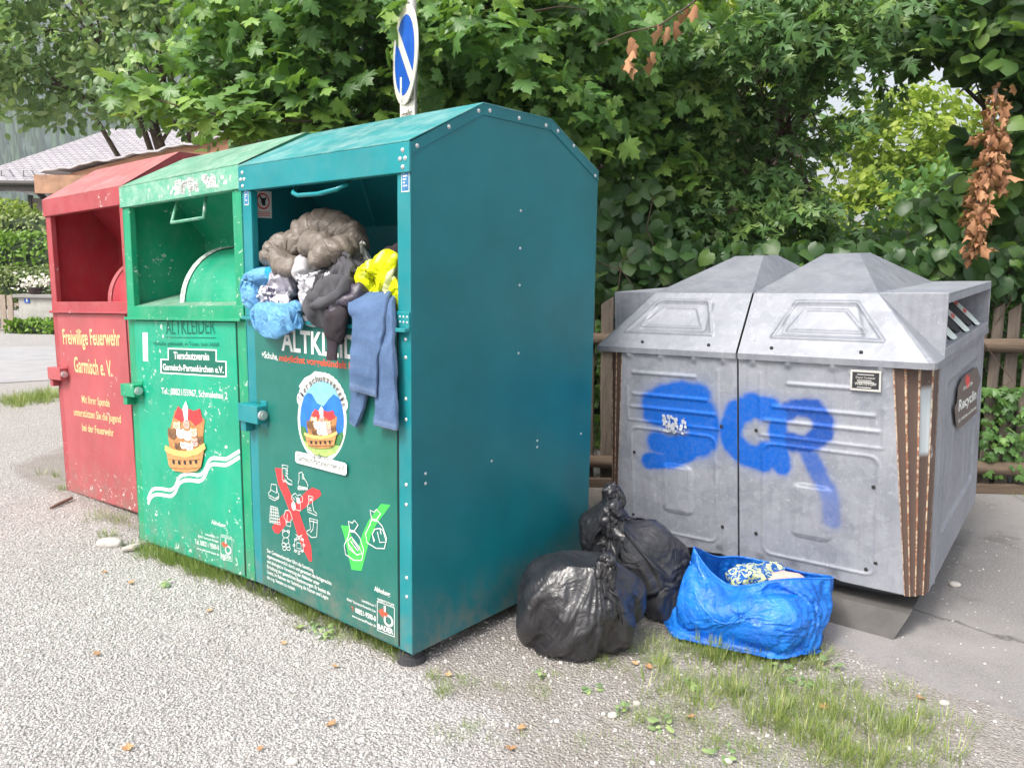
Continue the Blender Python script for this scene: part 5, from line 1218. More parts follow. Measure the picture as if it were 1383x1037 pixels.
bk_ = [gnd(1112, 850, .012)+Vector((0, .12, 0)), Vector((1.30, 3.42, .012)), Vector((1.17, 3.50, .012)), Vector((1.05, 3.55, .012)), Vector((.93, 3.55, .012)), Vector((.84, 3.46, .012))]
bot += bk_
def cring(P_, n):
    out = []; m = len(P_)
    for k in range(n):
        s_ = k/n*m; i = int(s_); t = s_-i; a, b, c, d = P_[(i-1) % m], P_[i % m], P_[(i+1) % m], P_[(i+2) % m]
        out.append(.5*((2*b)+(c-a)*t+(2*a-5*b+4*c-d)*t*t+(3*b-a-3*c+d)*t**3))
    return out
nR = 200; r0_, r1_, r2_ = cring(bot, nR), cring(mid, nR), cring(rim, nR); nV = 64; V_ = []; cen = sum(mid, Vector())/len(mid)
for j in range(nV+1):
    t = j/nV
    for i in range(nR):
        a, b, c = r0_[i], r1_[i], r2_[i]; q = a*(1-t)*(1-t*2)+b*4*t*(1-t)+c*t*(2*t-1)
        d = (q-cen); d.z *= .3; d.normalize(); e_ = min(1, t*6)*min(1, (1-t)*7+.15)
        wq = q*1.+Vector((fz(q, 2, 5), fz(q, 3, 5), fz(q, 4, 5)))*.05
        h = .020*fz(q, 91, 5)+.012*(max(0, ridge(wq, 92, 3.2))**2-.3)
        V_.append(q+d*h*e_)
Fc = [(j*nR+i, j*nR+(i+1) % nR, (j+1)*nR+(i+1) % nR, (j+1)*nR+i) for j in range(nV) for i in range(nR)]
nb = len(V_); V_.append(sum(bot, Vector())/len(bot)); Fc += [(nb, (i+1) % nR, i) for i in range(nR)]
Pb, Nb = orient(V_, Fc); bump_ = np.array([.022+.020*noise.noise(Vector(p)*7) for p in Pb]); tt = np.append(np.repeat(np.linspace(0, 1, nV+1), nR), 0)
core = Pb-Nb*(bump_+.05*smooth(.75, 1., tt))[:, None]; k_ = [temp_collider(core, Fc), temp_collider(*bx8(-1, 4, 1, 6, -.3, .003))]
Ps = settle(Pb, Fc, [i for i in range(len(Pb)) if i >= nV*nR-nR and i < len(Pb)-1], 20, shrink=-.10, bend=.04, mass=.2, tens=15); wipe(k_); V_ = [Vector(p) for p in Ps]; rim = None
bb = obj_in(None, 'carrier_bag', V_, Fc, TARP, 'big open blue woven plastic carrier bag standing at the foot of the grey container', 'bag')
sm = bb.modifiers.new('thick', 'SOLIDIFY'); sm.thickness = .003; sm.offset = -1
P_ = np.array([tuple(v) for v in V_]); c0 = P_.mean(0); c0[2] = P_[:, 2].min()
mb = MB(); hl = [V_[nV*nR+i]-Vector(c0) for i in range(0, nR, 2)]; mb.tube(hl+[hl[0]], .0045, 6, cap=False); mb.build('rim_hem', TARP, bb, True)
FLOR = fabric('blue_floral_cotton', (.015, .10, .36), .8, .2, col2=(.50, .56, .30), pat=45, wr=20)
def wl3(c, r, seed, **k): return lump(c, r, seed, **k)
V_, Fc = join(wl3(px3(1015, 776, 3.25), (.10, .07, .045), 101, amp=.4, nf=16, rid=.5), wl3(px3(1040, 772, 3.32), (.07, .05, .04), 103, amp=.4, nf=16, rid=.5), wl3(px3(1000, 784, 3.22), (.045, .04, .03), 105, amp=.4, nf=16, rid=.5))
obj_in(None, 'floral_dress', V_, Fc, FLOR, 'blue, yellow and white patterned cloth poking out of the blue carrier bag', 'cloth')
V_, Fc = wl3(px3(1058, 787, 3.22), (.12, .09, .035), 107, amp=.3, nf=14, rid=.4)
obj_in(None, 'pink_cloth', V_, Fc, fabric('pale_pink_cotton', (.62, .42, .36), .9), 'pale pink cloth lying in the blue carrier bag', 'cloth')

# ================================================================== SIGN
SY = 5.15; sp = at(557, 130, SY); sx0 = sp.x
e = empty('road_sign', Matrix.Translation((sx0, SY, 0)), 'tall grey pole with a round blue and white no-parking sign behind the teal container', 'road sign')
mb = MB(); mb.tube([(0, 0, -.1), (0, 0, 4.2)], .030, 14); mb.build('pole', simple('zinc_pole', (.42, .41, .40), .5, .15, 10, metallic=.4), e, True)
cz = at(545, 76, SY).z; rad = .30; yaw = R(-67)    # disc nearly edge-on
SW = simple('sign_white', (.70, .67, .60), .4, .1, 6); SB = simple('sign_blue', (.01, .10, .50), .4, .15, 6)
Md = Matrix.Translation((-.045, -.045, cz-.01)) @ Matrix.Rotation(yaw, 4, 'Z')
mb = MB(); n = 48; ring = [Md @ Vector((rad*math.cos(2*math.pi*i/n), 0, rad*math.sin(2*math.pi*i/n))) for i in range(n)]; dn = Md.to_3x3() @ Vector((0, .010, 0)); mb.prism(ring, dn); dsc = mb.build('sign_disc', SW, e, bevel=.002)
dpm = lambda u, v, lay: Md @ Vector((u, -.0012*lay, v))
pr = Print(dpm); rr = rad*.80
# two blue segments either side of a slanted white bar
al = math.acos(.16)
for ph0 in (R(45), R(225)): pr.poly([(rr*math.cos(ph0-al+2*al*i/40), rr*math.sin(ph0-al+2*al*i/40)) for i in range(41)], 0, 1)
pr.build('blue_field', [SB], dsc)
yaw2 = R(-55); Mp = Matrix.Translation((-.03, -.045, at(545, 112, SY).z-.22)) @ Matrix.Rotation(yaw2, 4, 'Z')
mb = MB(); mb.prism([Mp @ Vector((x, 0, z)) for x, z in ((-.10, -.25), (.10, -.25), (.10, .26), (-.10, .26))], Mp.to_3x3() @ Vector((0, .006, 0))); pl_ = mb.build('info_plate', SW, e, bevel=.002)
pr = Print(lambda u, v, lay: Mp @ Vector((u, -.0012*lay, v))); pr.text('auf dem', (-.075, .16), (.075, .16), .04, 0, 1, .01); pr.text('Seiten-', (-.075, .08), (.075, .08), .04, 0, 1, .01); pr.text('streifen', (-.075, .0), (.075, .0), .04, 0, 1, .01); pr.build('lettering', [BLACKP], pl_)

# ================================================================== FENCE BEHIND THE RECYCLING CONTAINERS
FY = 5.72
e = empty('picket_fence', Matrix.Translation((2.3, FY, 0)), 'weathered wooden picket fence overgrown with vines behind the grey containers', 'fence')
for z in (1.12, .20):
    P_ = [(x, -.05+.02*math.sin(x*3+z), z+.012*math.sin(x*2.1+z*5)) for x in np.linspace(-2.4, 3.4, 24)]; mb = MB(); mb.tube(P_, [.052+.006*math.sin(i*1.7) for i in range(24)], 12); mb.build('rail', WOODR, e, True)
pk = []
for v_ in range(4):
    mb = MB(); w_ = .042+.006*v_; n = 10; P_ = []
    for j in range(9):
        z = .03+1.40*j/8; k = 1+.05*math.sin(j*1.3+v_*2)
        for i in range(n): a = 2*math.pi*i/n; P_.append((w_*k*math.cos(a), max(-.004, .022*math.sin(a)) if v_ % 2 else .018*math.sin(a), z+(.03*math.cos(a) if j == 8 else 0)))
    mb.add(P_, [(j*n+i, j*n+(i+1) % n, (j+1)*n+(i+1) % n, (j+1)*n+i) for j in range(8) for i in range(n)]+[tuple(range(8*n, 9*n)), tuple(range(n))[::-1]]); o = mb.build('paling', WOOD, e, False); pk.append(o)
x = -2.3; k = 0
while x < 3.3:
    o = pk[k % 4] if k < 4 else pk[k % 4].copy()
    if k >= 4: C.objects.link(o)
    o.parent = e; o.location = (x, random.uniform(-.005, .01), random.uniform(-.03, .03)); o.rotation_euler = (random.uniform(-.01, .01), random.uniform(-.035, .02), 0); k += 1; x += random.uniform(.135, .175)
mb = MB(); mb.box(-2.4, 3.4, -.10, -.06, .0, .075); mb.build('ground_board', WOODR, e, bevel=.006)

# ================================================================== LEFT BACKGROUND: house, shed, wall, hedges
HY = 26.
def hp_(px, py, Y=HY): p = at(px, py, Y); return p
e = empty('house', Matrix.Translation((at(100, 300, HY).x, HY, 0)), 'pale house with a grey tiled roof across the road behind the red container', 'house')
ox = e.location.x
WALL = simple('house_wall', (.55, .53, .48), .85, .08, 3, 60, .2, .004)
def tiles():
    m, nt, b = mat('grey_roof_tiles'); v = coords(nt); br = nd(nt, 'ShaderNodeTexBrick', Scale=1.0); br.inputs['Color1'].default_value = (.33, .31, .33, 1); br.inputs['Color2'].default_value = (.42, .40, .42, 1); br.inputs['Mortar'].default_value = (.16, .15, .17, 1)
    br.inputs['Brick Width'].default_value = .30; br.inputs['Row Height'].default_value = .17; br.inputs['Mortar Size'].default_value = .03; br.inputs['Mortar Smooth'].default_value = .5
    mp_ = nd(nt, 'ShaderNodeCombineXYZ'); s_ = nd(nt, 'ShaderNodeSeparateXYZ'); lk(nt, v, s_.inputs[0]); lk(nt, s_.outputs[0], mp_.inputs[0]); lk(nt, mth(nt, 'MULTIPLY', s_.outputs[2], 2.0), mp_.inputs[1]); lk(nt, mp_.outputs[0], br.inputs['Vector'])
    lk(nt, br.outputs[0], b.inputs['Base Color']); b.inputs['Roughness'].default_value = .6; bump(nt, b, br.outputs['Fac'], -.5, .03); return m
TILE = tiles()
ez = hp_(60, 246).z; rz_ = hp_(150, 174, HY+5).z
xl_, xr_ = hp_(-60, 246).x-ox-.0, hp_(330, 246).x-ox
MB().box(hp_(38, 250).x-ox, xr_-.6, 1.2, 9, 0, ez+.1).build('wall', WALL, e)
rx0, rx1 = hp_(150, 174, HY+5).x-ox, xr_+2
rb = MB(); rb.add([(xl_, 0, ez), (xr_+3, 0, ez), (rx1, 5, rz_), (rx0, 5, rz_), (xl_, 10, ez), (xr_+3, 10, ez)], [(0, 1, 2, 3), (4, 0, 3), (5, 4, 3, 2), (1, 5, 2), (0, 4, 5, 1)]); rb.build('roof', TILE, e)
mb = MB(); mb.tube([(xl_, -.06, ez-.06), (xr_+3, -.06, ez-.06)], .09, 10); mb.box(xl_, xr_+3, .0, .25, ez-.30, ez-.02); mb.build('gutter', simple('dark_gutter', (.06, .05, .05), .5), e)
mb = MB()
for k in range(9): x = xl_+.5+k*.75; mb.tube([(x, .45, ez+.22), (x+.1, .30, ez+.42), (x+.38, .30, ez+.42), (x+.42, .45, ez+.22)], .03, 5)
mb.build('snow_guard', simple('snow_guard_metal', (.45, .45, .47), .5), e)
a, b_ = at(45, 268, HY+1.2), at(61, 306, HY+1.2)
mb = MB(); mb.box(a.x-ox, b_.x-ox+.6, 1.12, 1.2, b_.z, a.z); wd_ = mb.build('window', simple('shutter', (.42, .36, .34), .6, .1, 4), e)
mb = MB(); mb.box(a.x-ox-.12, a.x-ox, 1.08, 1.2, b_.z, a.z+.1); mb.box(a.x-ox-.12, b_.x-ox+.6, 1.06, 1.2, b_.z-.12, b_.z); mb.build('frame', simple('dark_frame', (.07, .07, .08), .5), wd_)
mb = MB(); mb.tube([at(44, 252, HY+.5)-e.location, at(64, 272, HY+1.2)-e.location], .10, 6); mb.build('roof_strut', simple('dark_strut', (.05, .045, .05), .6), e)
# shed with brown boards behind the red container
SYd = 10.5
e = empty('shed', Matrix.Translation((at(190, 250, SYd).x, SYd, 0)), 'low brown wooden shed with a wavy sheet-metal roof edge behind the red container', 'shed'); el = e.location
a, b_, c_ = at(57, 232, SYd)-el, at(205, 200, SYd)-el, at(322, 181, SYd)-el
dep = Vector((1.2, 3.0, .0))
mb = MB(); mb.prism([(a.x+.15, 0, 0), (c_.x, 0, 0), (c_.x, 0, c_.z-.05), (b_.x, 0, b_.z-.05), (a.x+.15, 0, a.z-.08)], dep); mb.build('wall', WOODB, e)
mb = MB(); N_ = 40; top = []
for i in range(N_+1):
    t = i/N_; x = a.x*(1-t)+c_.x*t; z = (a.z*(1-t)+c_.z*t)+.05*math.sin(t*math.pi)*0+.012*math.sin(t*30)+.01*math.sin(t*71); top.append((x, z))
mb.prism([(x, -.06, z) for x, z in top]+[(x, -.06, z-.025) for x, z in reversed(top)], dep*1.05); mb.build('roof', simple('sheet_metal', (.50, .48, .50), .5, .1, 6), e)
MB().box(a.x-.02, a.x+.9, -.16, -.10, a.z-.30, a.z-.06).build('eave_board', simple('raw_brown_board', (.38, .22, .14), .8, .3, 8), e)
# garden wall pillar with house number
PY = 20.
a, b_ = at(24, 399, PY), at(70, 399, PY); gb = 0
e = empty('wall_pillar', Matrix.Translation((a.x, PY, 0)), 'pale rendered garden wall pillar with a small blue house number plate', 'wall')
zt_ = a.z; zg = at(47, 443, PY).z
REND = simple('grey_render', (.44, .43, .41), .9, .18, 4, 30, .3, .01)
MB().box(0, b_.x-a.x, 0, .5, -.1, zt_-.06).build('wall', REND, e, bevel=.02); MB().box(-.10, b_.x-a.x+.08, -.07, .57, zt_-.06, zt_+.03).build('coping', simple('coping_stone', (.30, .29, .28), .9), e, bevel=.01)
p = at(33, 400, PY); q_ = at(40.5, 407.5, PY); mb = MB(); mb.box(p.x-a.x, q_.x-a.x, -.02, -.001, q_.z-.03, p.z-.06); pl_ = mb.build('number_plate', SB, e)
pr = Print(lambda u, v, lay: Vector((u, -.021-.002*lay, v))); mx = (p.x+q_.x)/2-a.x; pr.text('1', (mx-.02, q_.z-.0), (mx+.02, q_.z-.0), .085, 0, 1, .01); pr.build('lettering', [WHITE], pl_)
e = empty('flower_pot', Matrix.Translation((at(41, 392, PY).x, PY+.2, zt_+.03)), 'dark pot of white flowers on top of the garden wall pillar', 'flower pot')
mb = MB(); mb.tube([(0, 0, 0), (0, 0, .16), (0, 0, .18)], [.13, .19, .20], 14); mb.build('pot', simple('dark_clay', (.05, .03, .03), .7), e)
n = 120; P_ = rng.normal(0, 1, (n, 3))*np.array([.22, .16, .09])+np.array([0, 0, .30])
o = scatter('flowers', OVATE[0], OVATE[1], P_+np.array(e.location), rots(rng.normal(0, .5, (n, 3))+np.array([0, -.6, .6]), rng.normal(0, 1, (n, 3))), rng.uniform(.06, .12, n), rng.uniform(0, 1, n), simple('white_petals', (.72, .68, .60), .8), e)
# garden picket fence left of pillar
e = empty('garden_fence', Matrix.Translation((at(12, 450, PY).x, PY+.1, 0)), 'brown board fence left of the garden wall pillar', 'fence')
zt_ = at(10, 398, PY).z; zb_ = .05; x = at(-40, 400, PY).x-e.location.x; p0 = None
while x < at(23, 400, PY).x-e.location.x-.1:
    if p0 is None: p0 = MB().box(-.075, .075, 0, .03, zb_, zt_).build('paling', WOODF, e, bevel=.01); o = p0
    else: o = p0.copy(); C.objects.link(o); o.parent = e
    o.location = (x, 0, random.uniform(-.03, .03)); x += .19
for z in (.25, zt_-.3): MB().box(at(-40, 400, PY).x-e.location.x, at(24, 400, PY).x-e.location.x, .035, .08, z, z+.08).build('rail', WOODF, e)
e = empty('garden_fence', Matrix.Translation((at(72, 440, PY+.6).x, PY+.6, 0)), 'dark board fence right of the garden wall pillar, mostly behind the red container', 'fence')
p0 = None
for k in range(14):
    o = MB().box(-.08, .08, 0, .03, .05, zt_-.1).build('paling', WOOD, e, bevel=.01) if p0 is None else p0.copy()
    if p0 is None: p0 = o
    else: C.objects.link(o); o.parent = e
    o.location = (k*.2, 0, 0)
MB().box(-.1, 2.8, .035, .08, .7, .78).build('rail', WOOD, e)
# plants
def bush(name, label, c, r, n, size, T_, m, cat='shrub', group=None, bright=0, base=0):
    e = empty(name, Matrix.Translation((c[0], c[1], base)), label, cat, group)
    p = rng.normal(0, 1, (n, 3)); p /= np.linalg.norm(p, axis=1)[:, None]; k = rng.uniform(.75, 1.03, n)
    P_ = np.asarray(c)+np.sign(p)*np.abs(p)**.75*k[:, None]*np.asarray(r); P_ = P_[P_[:, 2] > base]; N = len(P_); out = P_-np.asarray(c)
    mb = MB(); mb.tube([(0, 0, -.05), (0, 0, c[2]-base)], [.05, .03], 6); mb.build('stem', BARK, e)
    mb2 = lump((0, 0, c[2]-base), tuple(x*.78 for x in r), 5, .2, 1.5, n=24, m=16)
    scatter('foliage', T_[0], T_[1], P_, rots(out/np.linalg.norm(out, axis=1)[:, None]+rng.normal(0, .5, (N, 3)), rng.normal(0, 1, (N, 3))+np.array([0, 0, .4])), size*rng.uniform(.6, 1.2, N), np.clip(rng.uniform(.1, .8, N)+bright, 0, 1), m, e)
    mesh('inner_shade_core', mb2[0], mb2[1], simple('inner_shade', (.03, .05, .02), 1.), e, True)  # solid dark lump that stands in for the shade inside the bush
    return e
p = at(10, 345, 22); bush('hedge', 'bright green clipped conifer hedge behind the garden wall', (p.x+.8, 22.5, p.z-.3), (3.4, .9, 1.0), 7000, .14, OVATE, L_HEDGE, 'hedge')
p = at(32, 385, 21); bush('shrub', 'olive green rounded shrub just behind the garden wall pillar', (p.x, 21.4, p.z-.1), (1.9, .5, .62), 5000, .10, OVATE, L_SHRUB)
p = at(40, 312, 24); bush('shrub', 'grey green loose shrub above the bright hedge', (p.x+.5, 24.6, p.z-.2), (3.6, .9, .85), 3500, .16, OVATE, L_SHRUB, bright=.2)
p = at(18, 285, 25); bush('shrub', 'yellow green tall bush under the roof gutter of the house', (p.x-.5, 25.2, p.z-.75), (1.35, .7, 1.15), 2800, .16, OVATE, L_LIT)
p = at(48, 447, 19.3); bush('ground_plant', 'low green weeds at the foot of the garden wall pillar', (p.x, 19.6, .12), (.95, .3, .25), 900, .12, OVATE, L_HEDGE, 'weeds')
# far hillside
hv = []; hn = 60
HILLM = simple('hill_forest_floor', (.05, .085, .07), 1., .4, .02)
for j in range(31):
    for i in range(hn+1):
        x = -900+1500*i/hn; t = j/30; y = 420+500*t; z = 300*t**.9+30*noise.noise(Vector((x*.004, y*.004, 0)))*t*2-2; z *= smooth(520, -250, np.array(x)) if x > -250 else 1; hv.append((x, y, float(z)))
Fc = [(j*(hn+1)+i, j*(hn+1)+i+1, (j+1)*(hn+1)+i+1, (j+1)*(hn+1)+i) for j in range(30) for i in range(hn)]
tag(mesh('hill', hv, Fc, HILLM, None, True), kind='structure')
n = 14000; xi = rng.uniform(-900, 150, n); ti = rng.uniform(0, 1, n)**.8; yi = 420+500*ti
zi = np.array([(300*t**.9+30*noise.noise(Vector((x*.004, y*.004, 0)))*t*2-2)*(float(smooth(520, -250, np.array(x))) if x > -250 else 1) for x, y, t in zip(xi, yi, ti)])
CONE = [(math.cos(a)*.17*k, math.sin(a)*.17*k, h) for h, k in ((0, 1), (.45, .62)) for a in [math.pi*i/3 for i in range(6)]]+[(0, 0, 1)]*6
TF = [(i, (i+1) % 6, 6+(i+1) % 6, 6+i) for i in range(6)]+[(6+i, 6+(i+1) % 6, 12+(i+1) % 6, 12+i) for i in range(6)]
o = scatter('forest', CONE, TF, np.stack([xi, yi, zi-2], 1), np.repeat(np.eye(3)[None], n, 0), rng.uniform(9, 22, n), rng.uniform(0, 1, n), leafm('conifer_forest', (.025, .065, .03), (.05, .11, .045), (.11, .19, .07), .0, .9)); tag(o, kind='stuff')
o['label'] = 'dense conifer forest covering the far hillside'; o['category'] = 'forest'

# ================================================================== TREES
def ap(px, py, Y): return tuple(at(px, py, Y))
def notfront(q):   # keep foliage away from the containers
    return (q[2] < 2.45 and q[1] < 5.3 and q[0] < 1.2)
tree('broadleaf_tree', 'pale silvery green broadleaf tree behind the shed at left', (at(205, 300, 14).x, 14.5, 0), ap(215, 60, 14.5), .20,
     [(ap(70, 40, 14), (1.7, 1.6, 1.2), 60), (ap(15, 110, 14), (1.1, 1.0, .8), 30), (ap(230, 80, 14), (1.8, 1.6, 1.2), 85), (ap(380, 40, 14.5), (2.0, 1.6, 1.6), 100), (ap(90, -60, 14), (2.4, 1.8, 1.2), 80), (ap(300, -60, 14), (2.4, 1.8, 1.2), 80), (ap(430, 130, 13.5), (1.2, 1., .8), 45), ],
     OVATE, L_FAR, .20, 26, .42, 'trees behind the containers', bright=.05)
tree('maple_tree', 'large-leaved maple spreading over the clothes containers', (1.3, 8.6, 0), ap(800, -60, 8.4), .16,
     [(ap(330, 60, 6.6), (.85, .7, .55), 34), (ap(260, 120, 6.2), (.45, .4, .14), 8), (ap(450, 130, 6.4), (.7, .6, .28), 28), (ap(430, 30, 6.4), (.8, .7, .5), 32), (ap(540, 90, 6.5), (.8, .6, .6), 40), (ap(640, 60, 6.2), (.9, .8, .7), 60), (ap(760, 130, 6.3), (.9, .8, .65), 60), (ap(700, 20, 5.6), (.8, .6, .5), 36), (ap(850, 60, 6.6), (.8, .8, .8), 50), (ap(860, 230, 6.9), (.7, .7, .8), 50), (ap(580, -50, 6), (1.5, .8, .5), 40)],
     MAPLE, L_MAPLE, .145, 26, .32, 'trees behind the containers', center=(0.3, 9.5, 3.5), skip=notfront, tilt=.55, gap=-.22)
tree('silver_maple_tree', 'maple with deeply cut leaves hanging above the grey containers', (2.6, 8.2, 0), ap(1080, -60, 7.9), .14,
     [(ap(960, 150, 6.7), (.6, .6, .75), 48), (ap(1060, 80, 6.3), (.8, .6, .6), 60), (ap(1150, 40, 6.1), (.6, .6, .4), 34), (ap(1070, 210, 6.6), (.65, .6, .55), 44), (ap(1010, 290, 6.8), (.7, .5, .40), 36), (ap(1110, 310, 6.8), (.6, .5, .25), 20), (ap(960, 30, 6.2), (.8, .6, .5), 36), (ap(1180, -40, 6.2), (.8, .6, .3), 20)],
     SILVER, L_SILV, .13, 24, .27, 'trees behind the containers', center=(2.8, 9.6, 3.2), skip=notfront, gap=-.16)
tree('linden_tree', 'heart-leaved tree at the right edge with bare twigs below', (4.6, 6.9, 0), ap(1375, -40, 6.6), .08,
     [(ap(1330, 30, 5.9), (.45, .4, .38), 32), (ap(1390, 150, 5.9), (.35, .4, .45), 24), (ap(1240, 10, 6.3), (.45, .4, .22), 14), (ap(1360, 260, 6.3), (.5, .4, .3), 18), (ap(1420, 20, 6.), (.5, .5, .5), 24)],
     HEART, L_VINE, .15, 16, .22, 'trees behind the containers', twigs=.9, center=(4.5, 8, 3))
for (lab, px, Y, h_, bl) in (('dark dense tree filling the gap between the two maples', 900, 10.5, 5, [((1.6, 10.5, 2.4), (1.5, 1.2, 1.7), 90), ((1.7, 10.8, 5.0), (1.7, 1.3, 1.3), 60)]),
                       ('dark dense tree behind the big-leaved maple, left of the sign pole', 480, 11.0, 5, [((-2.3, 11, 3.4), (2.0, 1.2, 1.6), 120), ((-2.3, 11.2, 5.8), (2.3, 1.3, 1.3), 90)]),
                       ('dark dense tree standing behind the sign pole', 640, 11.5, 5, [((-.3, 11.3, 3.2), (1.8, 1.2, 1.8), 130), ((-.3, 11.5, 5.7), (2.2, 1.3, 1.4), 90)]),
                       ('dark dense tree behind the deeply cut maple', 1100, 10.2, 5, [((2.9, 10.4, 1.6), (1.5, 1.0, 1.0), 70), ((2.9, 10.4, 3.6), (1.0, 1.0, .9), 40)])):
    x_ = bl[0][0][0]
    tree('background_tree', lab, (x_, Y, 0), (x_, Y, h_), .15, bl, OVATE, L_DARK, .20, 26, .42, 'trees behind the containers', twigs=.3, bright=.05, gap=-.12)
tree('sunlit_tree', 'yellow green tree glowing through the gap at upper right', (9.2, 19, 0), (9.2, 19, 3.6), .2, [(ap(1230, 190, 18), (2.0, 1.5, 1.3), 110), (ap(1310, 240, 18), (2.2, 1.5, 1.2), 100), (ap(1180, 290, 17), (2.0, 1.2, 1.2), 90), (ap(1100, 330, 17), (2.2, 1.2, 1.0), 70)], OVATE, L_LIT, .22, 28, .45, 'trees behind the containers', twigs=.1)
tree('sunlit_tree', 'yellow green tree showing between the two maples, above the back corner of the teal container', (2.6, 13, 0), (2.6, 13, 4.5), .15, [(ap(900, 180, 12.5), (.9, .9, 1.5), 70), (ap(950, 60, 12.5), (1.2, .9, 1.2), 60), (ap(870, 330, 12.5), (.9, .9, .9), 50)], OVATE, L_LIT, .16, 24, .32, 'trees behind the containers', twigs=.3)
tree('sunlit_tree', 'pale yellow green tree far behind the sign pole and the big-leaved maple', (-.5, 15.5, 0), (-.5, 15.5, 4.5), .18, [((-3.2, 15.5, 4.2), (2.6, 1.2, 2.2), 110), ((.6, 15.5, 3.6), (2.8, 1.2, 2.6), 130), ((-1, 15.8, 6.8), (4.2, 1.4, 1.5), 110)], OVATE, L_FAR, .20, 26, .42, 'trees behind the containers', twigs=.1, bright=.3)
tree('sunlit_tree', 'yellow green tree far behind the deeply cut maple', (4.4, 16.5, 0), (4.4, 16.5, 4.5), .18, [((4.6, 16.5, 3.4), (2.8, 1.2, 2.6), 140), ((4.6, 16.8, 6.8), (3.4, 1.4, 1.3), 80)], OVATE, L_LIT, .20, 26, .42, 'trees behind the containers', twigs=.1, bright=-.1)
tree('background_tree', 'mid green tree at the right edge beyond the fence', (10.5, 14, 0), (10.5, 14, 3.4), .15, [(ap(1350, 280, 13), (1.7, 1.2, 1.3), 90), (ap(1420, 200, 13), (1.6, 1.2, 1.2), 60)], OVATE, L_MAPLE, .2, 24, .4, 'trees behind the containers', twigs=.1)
# hedge / vine on the fence
def creeper(name, label, regs, T_, m, size, group=None):
    e = empty(name, Matrix.Translation((2.5, FY, 0)), label, 'climbing plant', group); P_ = []; st = MB()
    for (px0, px1, py0, py1, Y0, Y1, n) in regs:
        for _ in range(n):
            p = at(rng.uniform(px0, px1), rng.uniform(py0, py1), rng.uniform(Y0, Y1)); P_.append(tuple(p))
    P_ = np.array(P_); P_ = P_[P_[:, 2] > .04]; n = len(P_)
    for k in range(40):
        i = rng.integers(0, n); q = P_[i]; b = np.array([q[0]+rng.normal(0, .15), FY+.12, .02]); pts = curve_pts(b, q, 6, 0, .25); st.tube([Vector(v)-e.location for v in pts], .004, 5, cap=False)
    st.build('stems', TWIG, e, True)
    scatter('leaves', T_[0], T_[1], P_, rots(np.array([0, -.75, .45])+rng.normal(0, .38, (n, 3)), np.array([0, -.1, -1])+rng.normal(0, .45, (n, 3))), size*rng.uniform(.5, 1.15, n), np.clip(rng.uniform(0, .75, n), 0, 1), m, e)
    return e
creeper('climbing_vine', 'large-leaved vine covering the top of the fence behind the grey containers', [(795, 1420, 325, 405, 5.85, 6.5, 1300), (1220, 1420, 270, 400, 5.9, 6.6, 300), (800, 900, 240, 400, 5.95, 6.8, 380), (1200, 1420, 330, 400, 5.62, 5.85, 170), (830, 1230, 310, 390, 6.4, 7.4, 600)], HEART, L_VINE, .135)
creeper('ivy', 'small-leaved ivy climbing through the right end of the fence', [(1325, 1383, 520, 640, 5.60, 5.70, 150), (1345, 1400, 440, 560, 5.75, 5.95, 120), (1325, 1400, 400, 650, 5.9, 6.2, 350), (798, 840, 420, 640, 5.9, 6.3, 160), (1383, 1500, 440, 650, 5.7, 6., 200)], MAPLE, L_MAPLE, .065)
# thick dark hedge behind the fence so little light comes through
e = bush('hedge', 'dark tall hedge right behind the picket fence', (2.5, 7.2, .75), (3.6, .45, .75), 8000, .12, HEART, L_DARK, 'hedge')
# shrivelled brown creeper hanging at the right
e = empty('dead_vine', Matrix.Translation(at(1325, 130, 5.5)), 'shrivelled brown vine hanging down at the right edge', 'dead vine')
pth = [at(1345, 120, 5.5), at(1338, 190, 5.5), at(1328, 240, 5.48), at(1315, 290, 5.46), at(1316, 340, 5.46)]
mb = MB(); mb.tube([p-e.location for p in pth], [.012, .010, .008, .006, .004], 6); mb.build('stem', TWIG, e, True)
P_ = []
for k in range(300):
    t = rng.uniform(0, 1)**.85*(len(pth)-1.001); i = int(t); p = pth[i].lerp(pth[i+1], t-i); wdt = [.05, .095, .085, .055, .02][i]*(1-(t-i))+[.095, .085, .055, .02, .01][i]*(t-i)*1. if i < 4 else .02
    P_.append((p.x+rng.normal(0, wdt*.42)+.02, p.y+rng.normal(0, .04), p.z+rng.normal(0, .03)))
for k in range(45): p = at(1352, 205+rng.uniform(-30, 50), 5.5); P_.append((p.x+rng.normal(0, .015), p.y+rng.normal(0, .02), p.z))
n = len(P_); scatter('dry_leaves', DRYL[0], DRYL[1], P_, rots(rng.normal(0, .6, (n, 3))+np.array([0, -.5, 0]), np.array([0, 0, -1.])+rng.normal(0, .3, (n, 3))), rng.uniform(.03, .12, n), rng.uniform(0, 1, n), L_DRY, e)
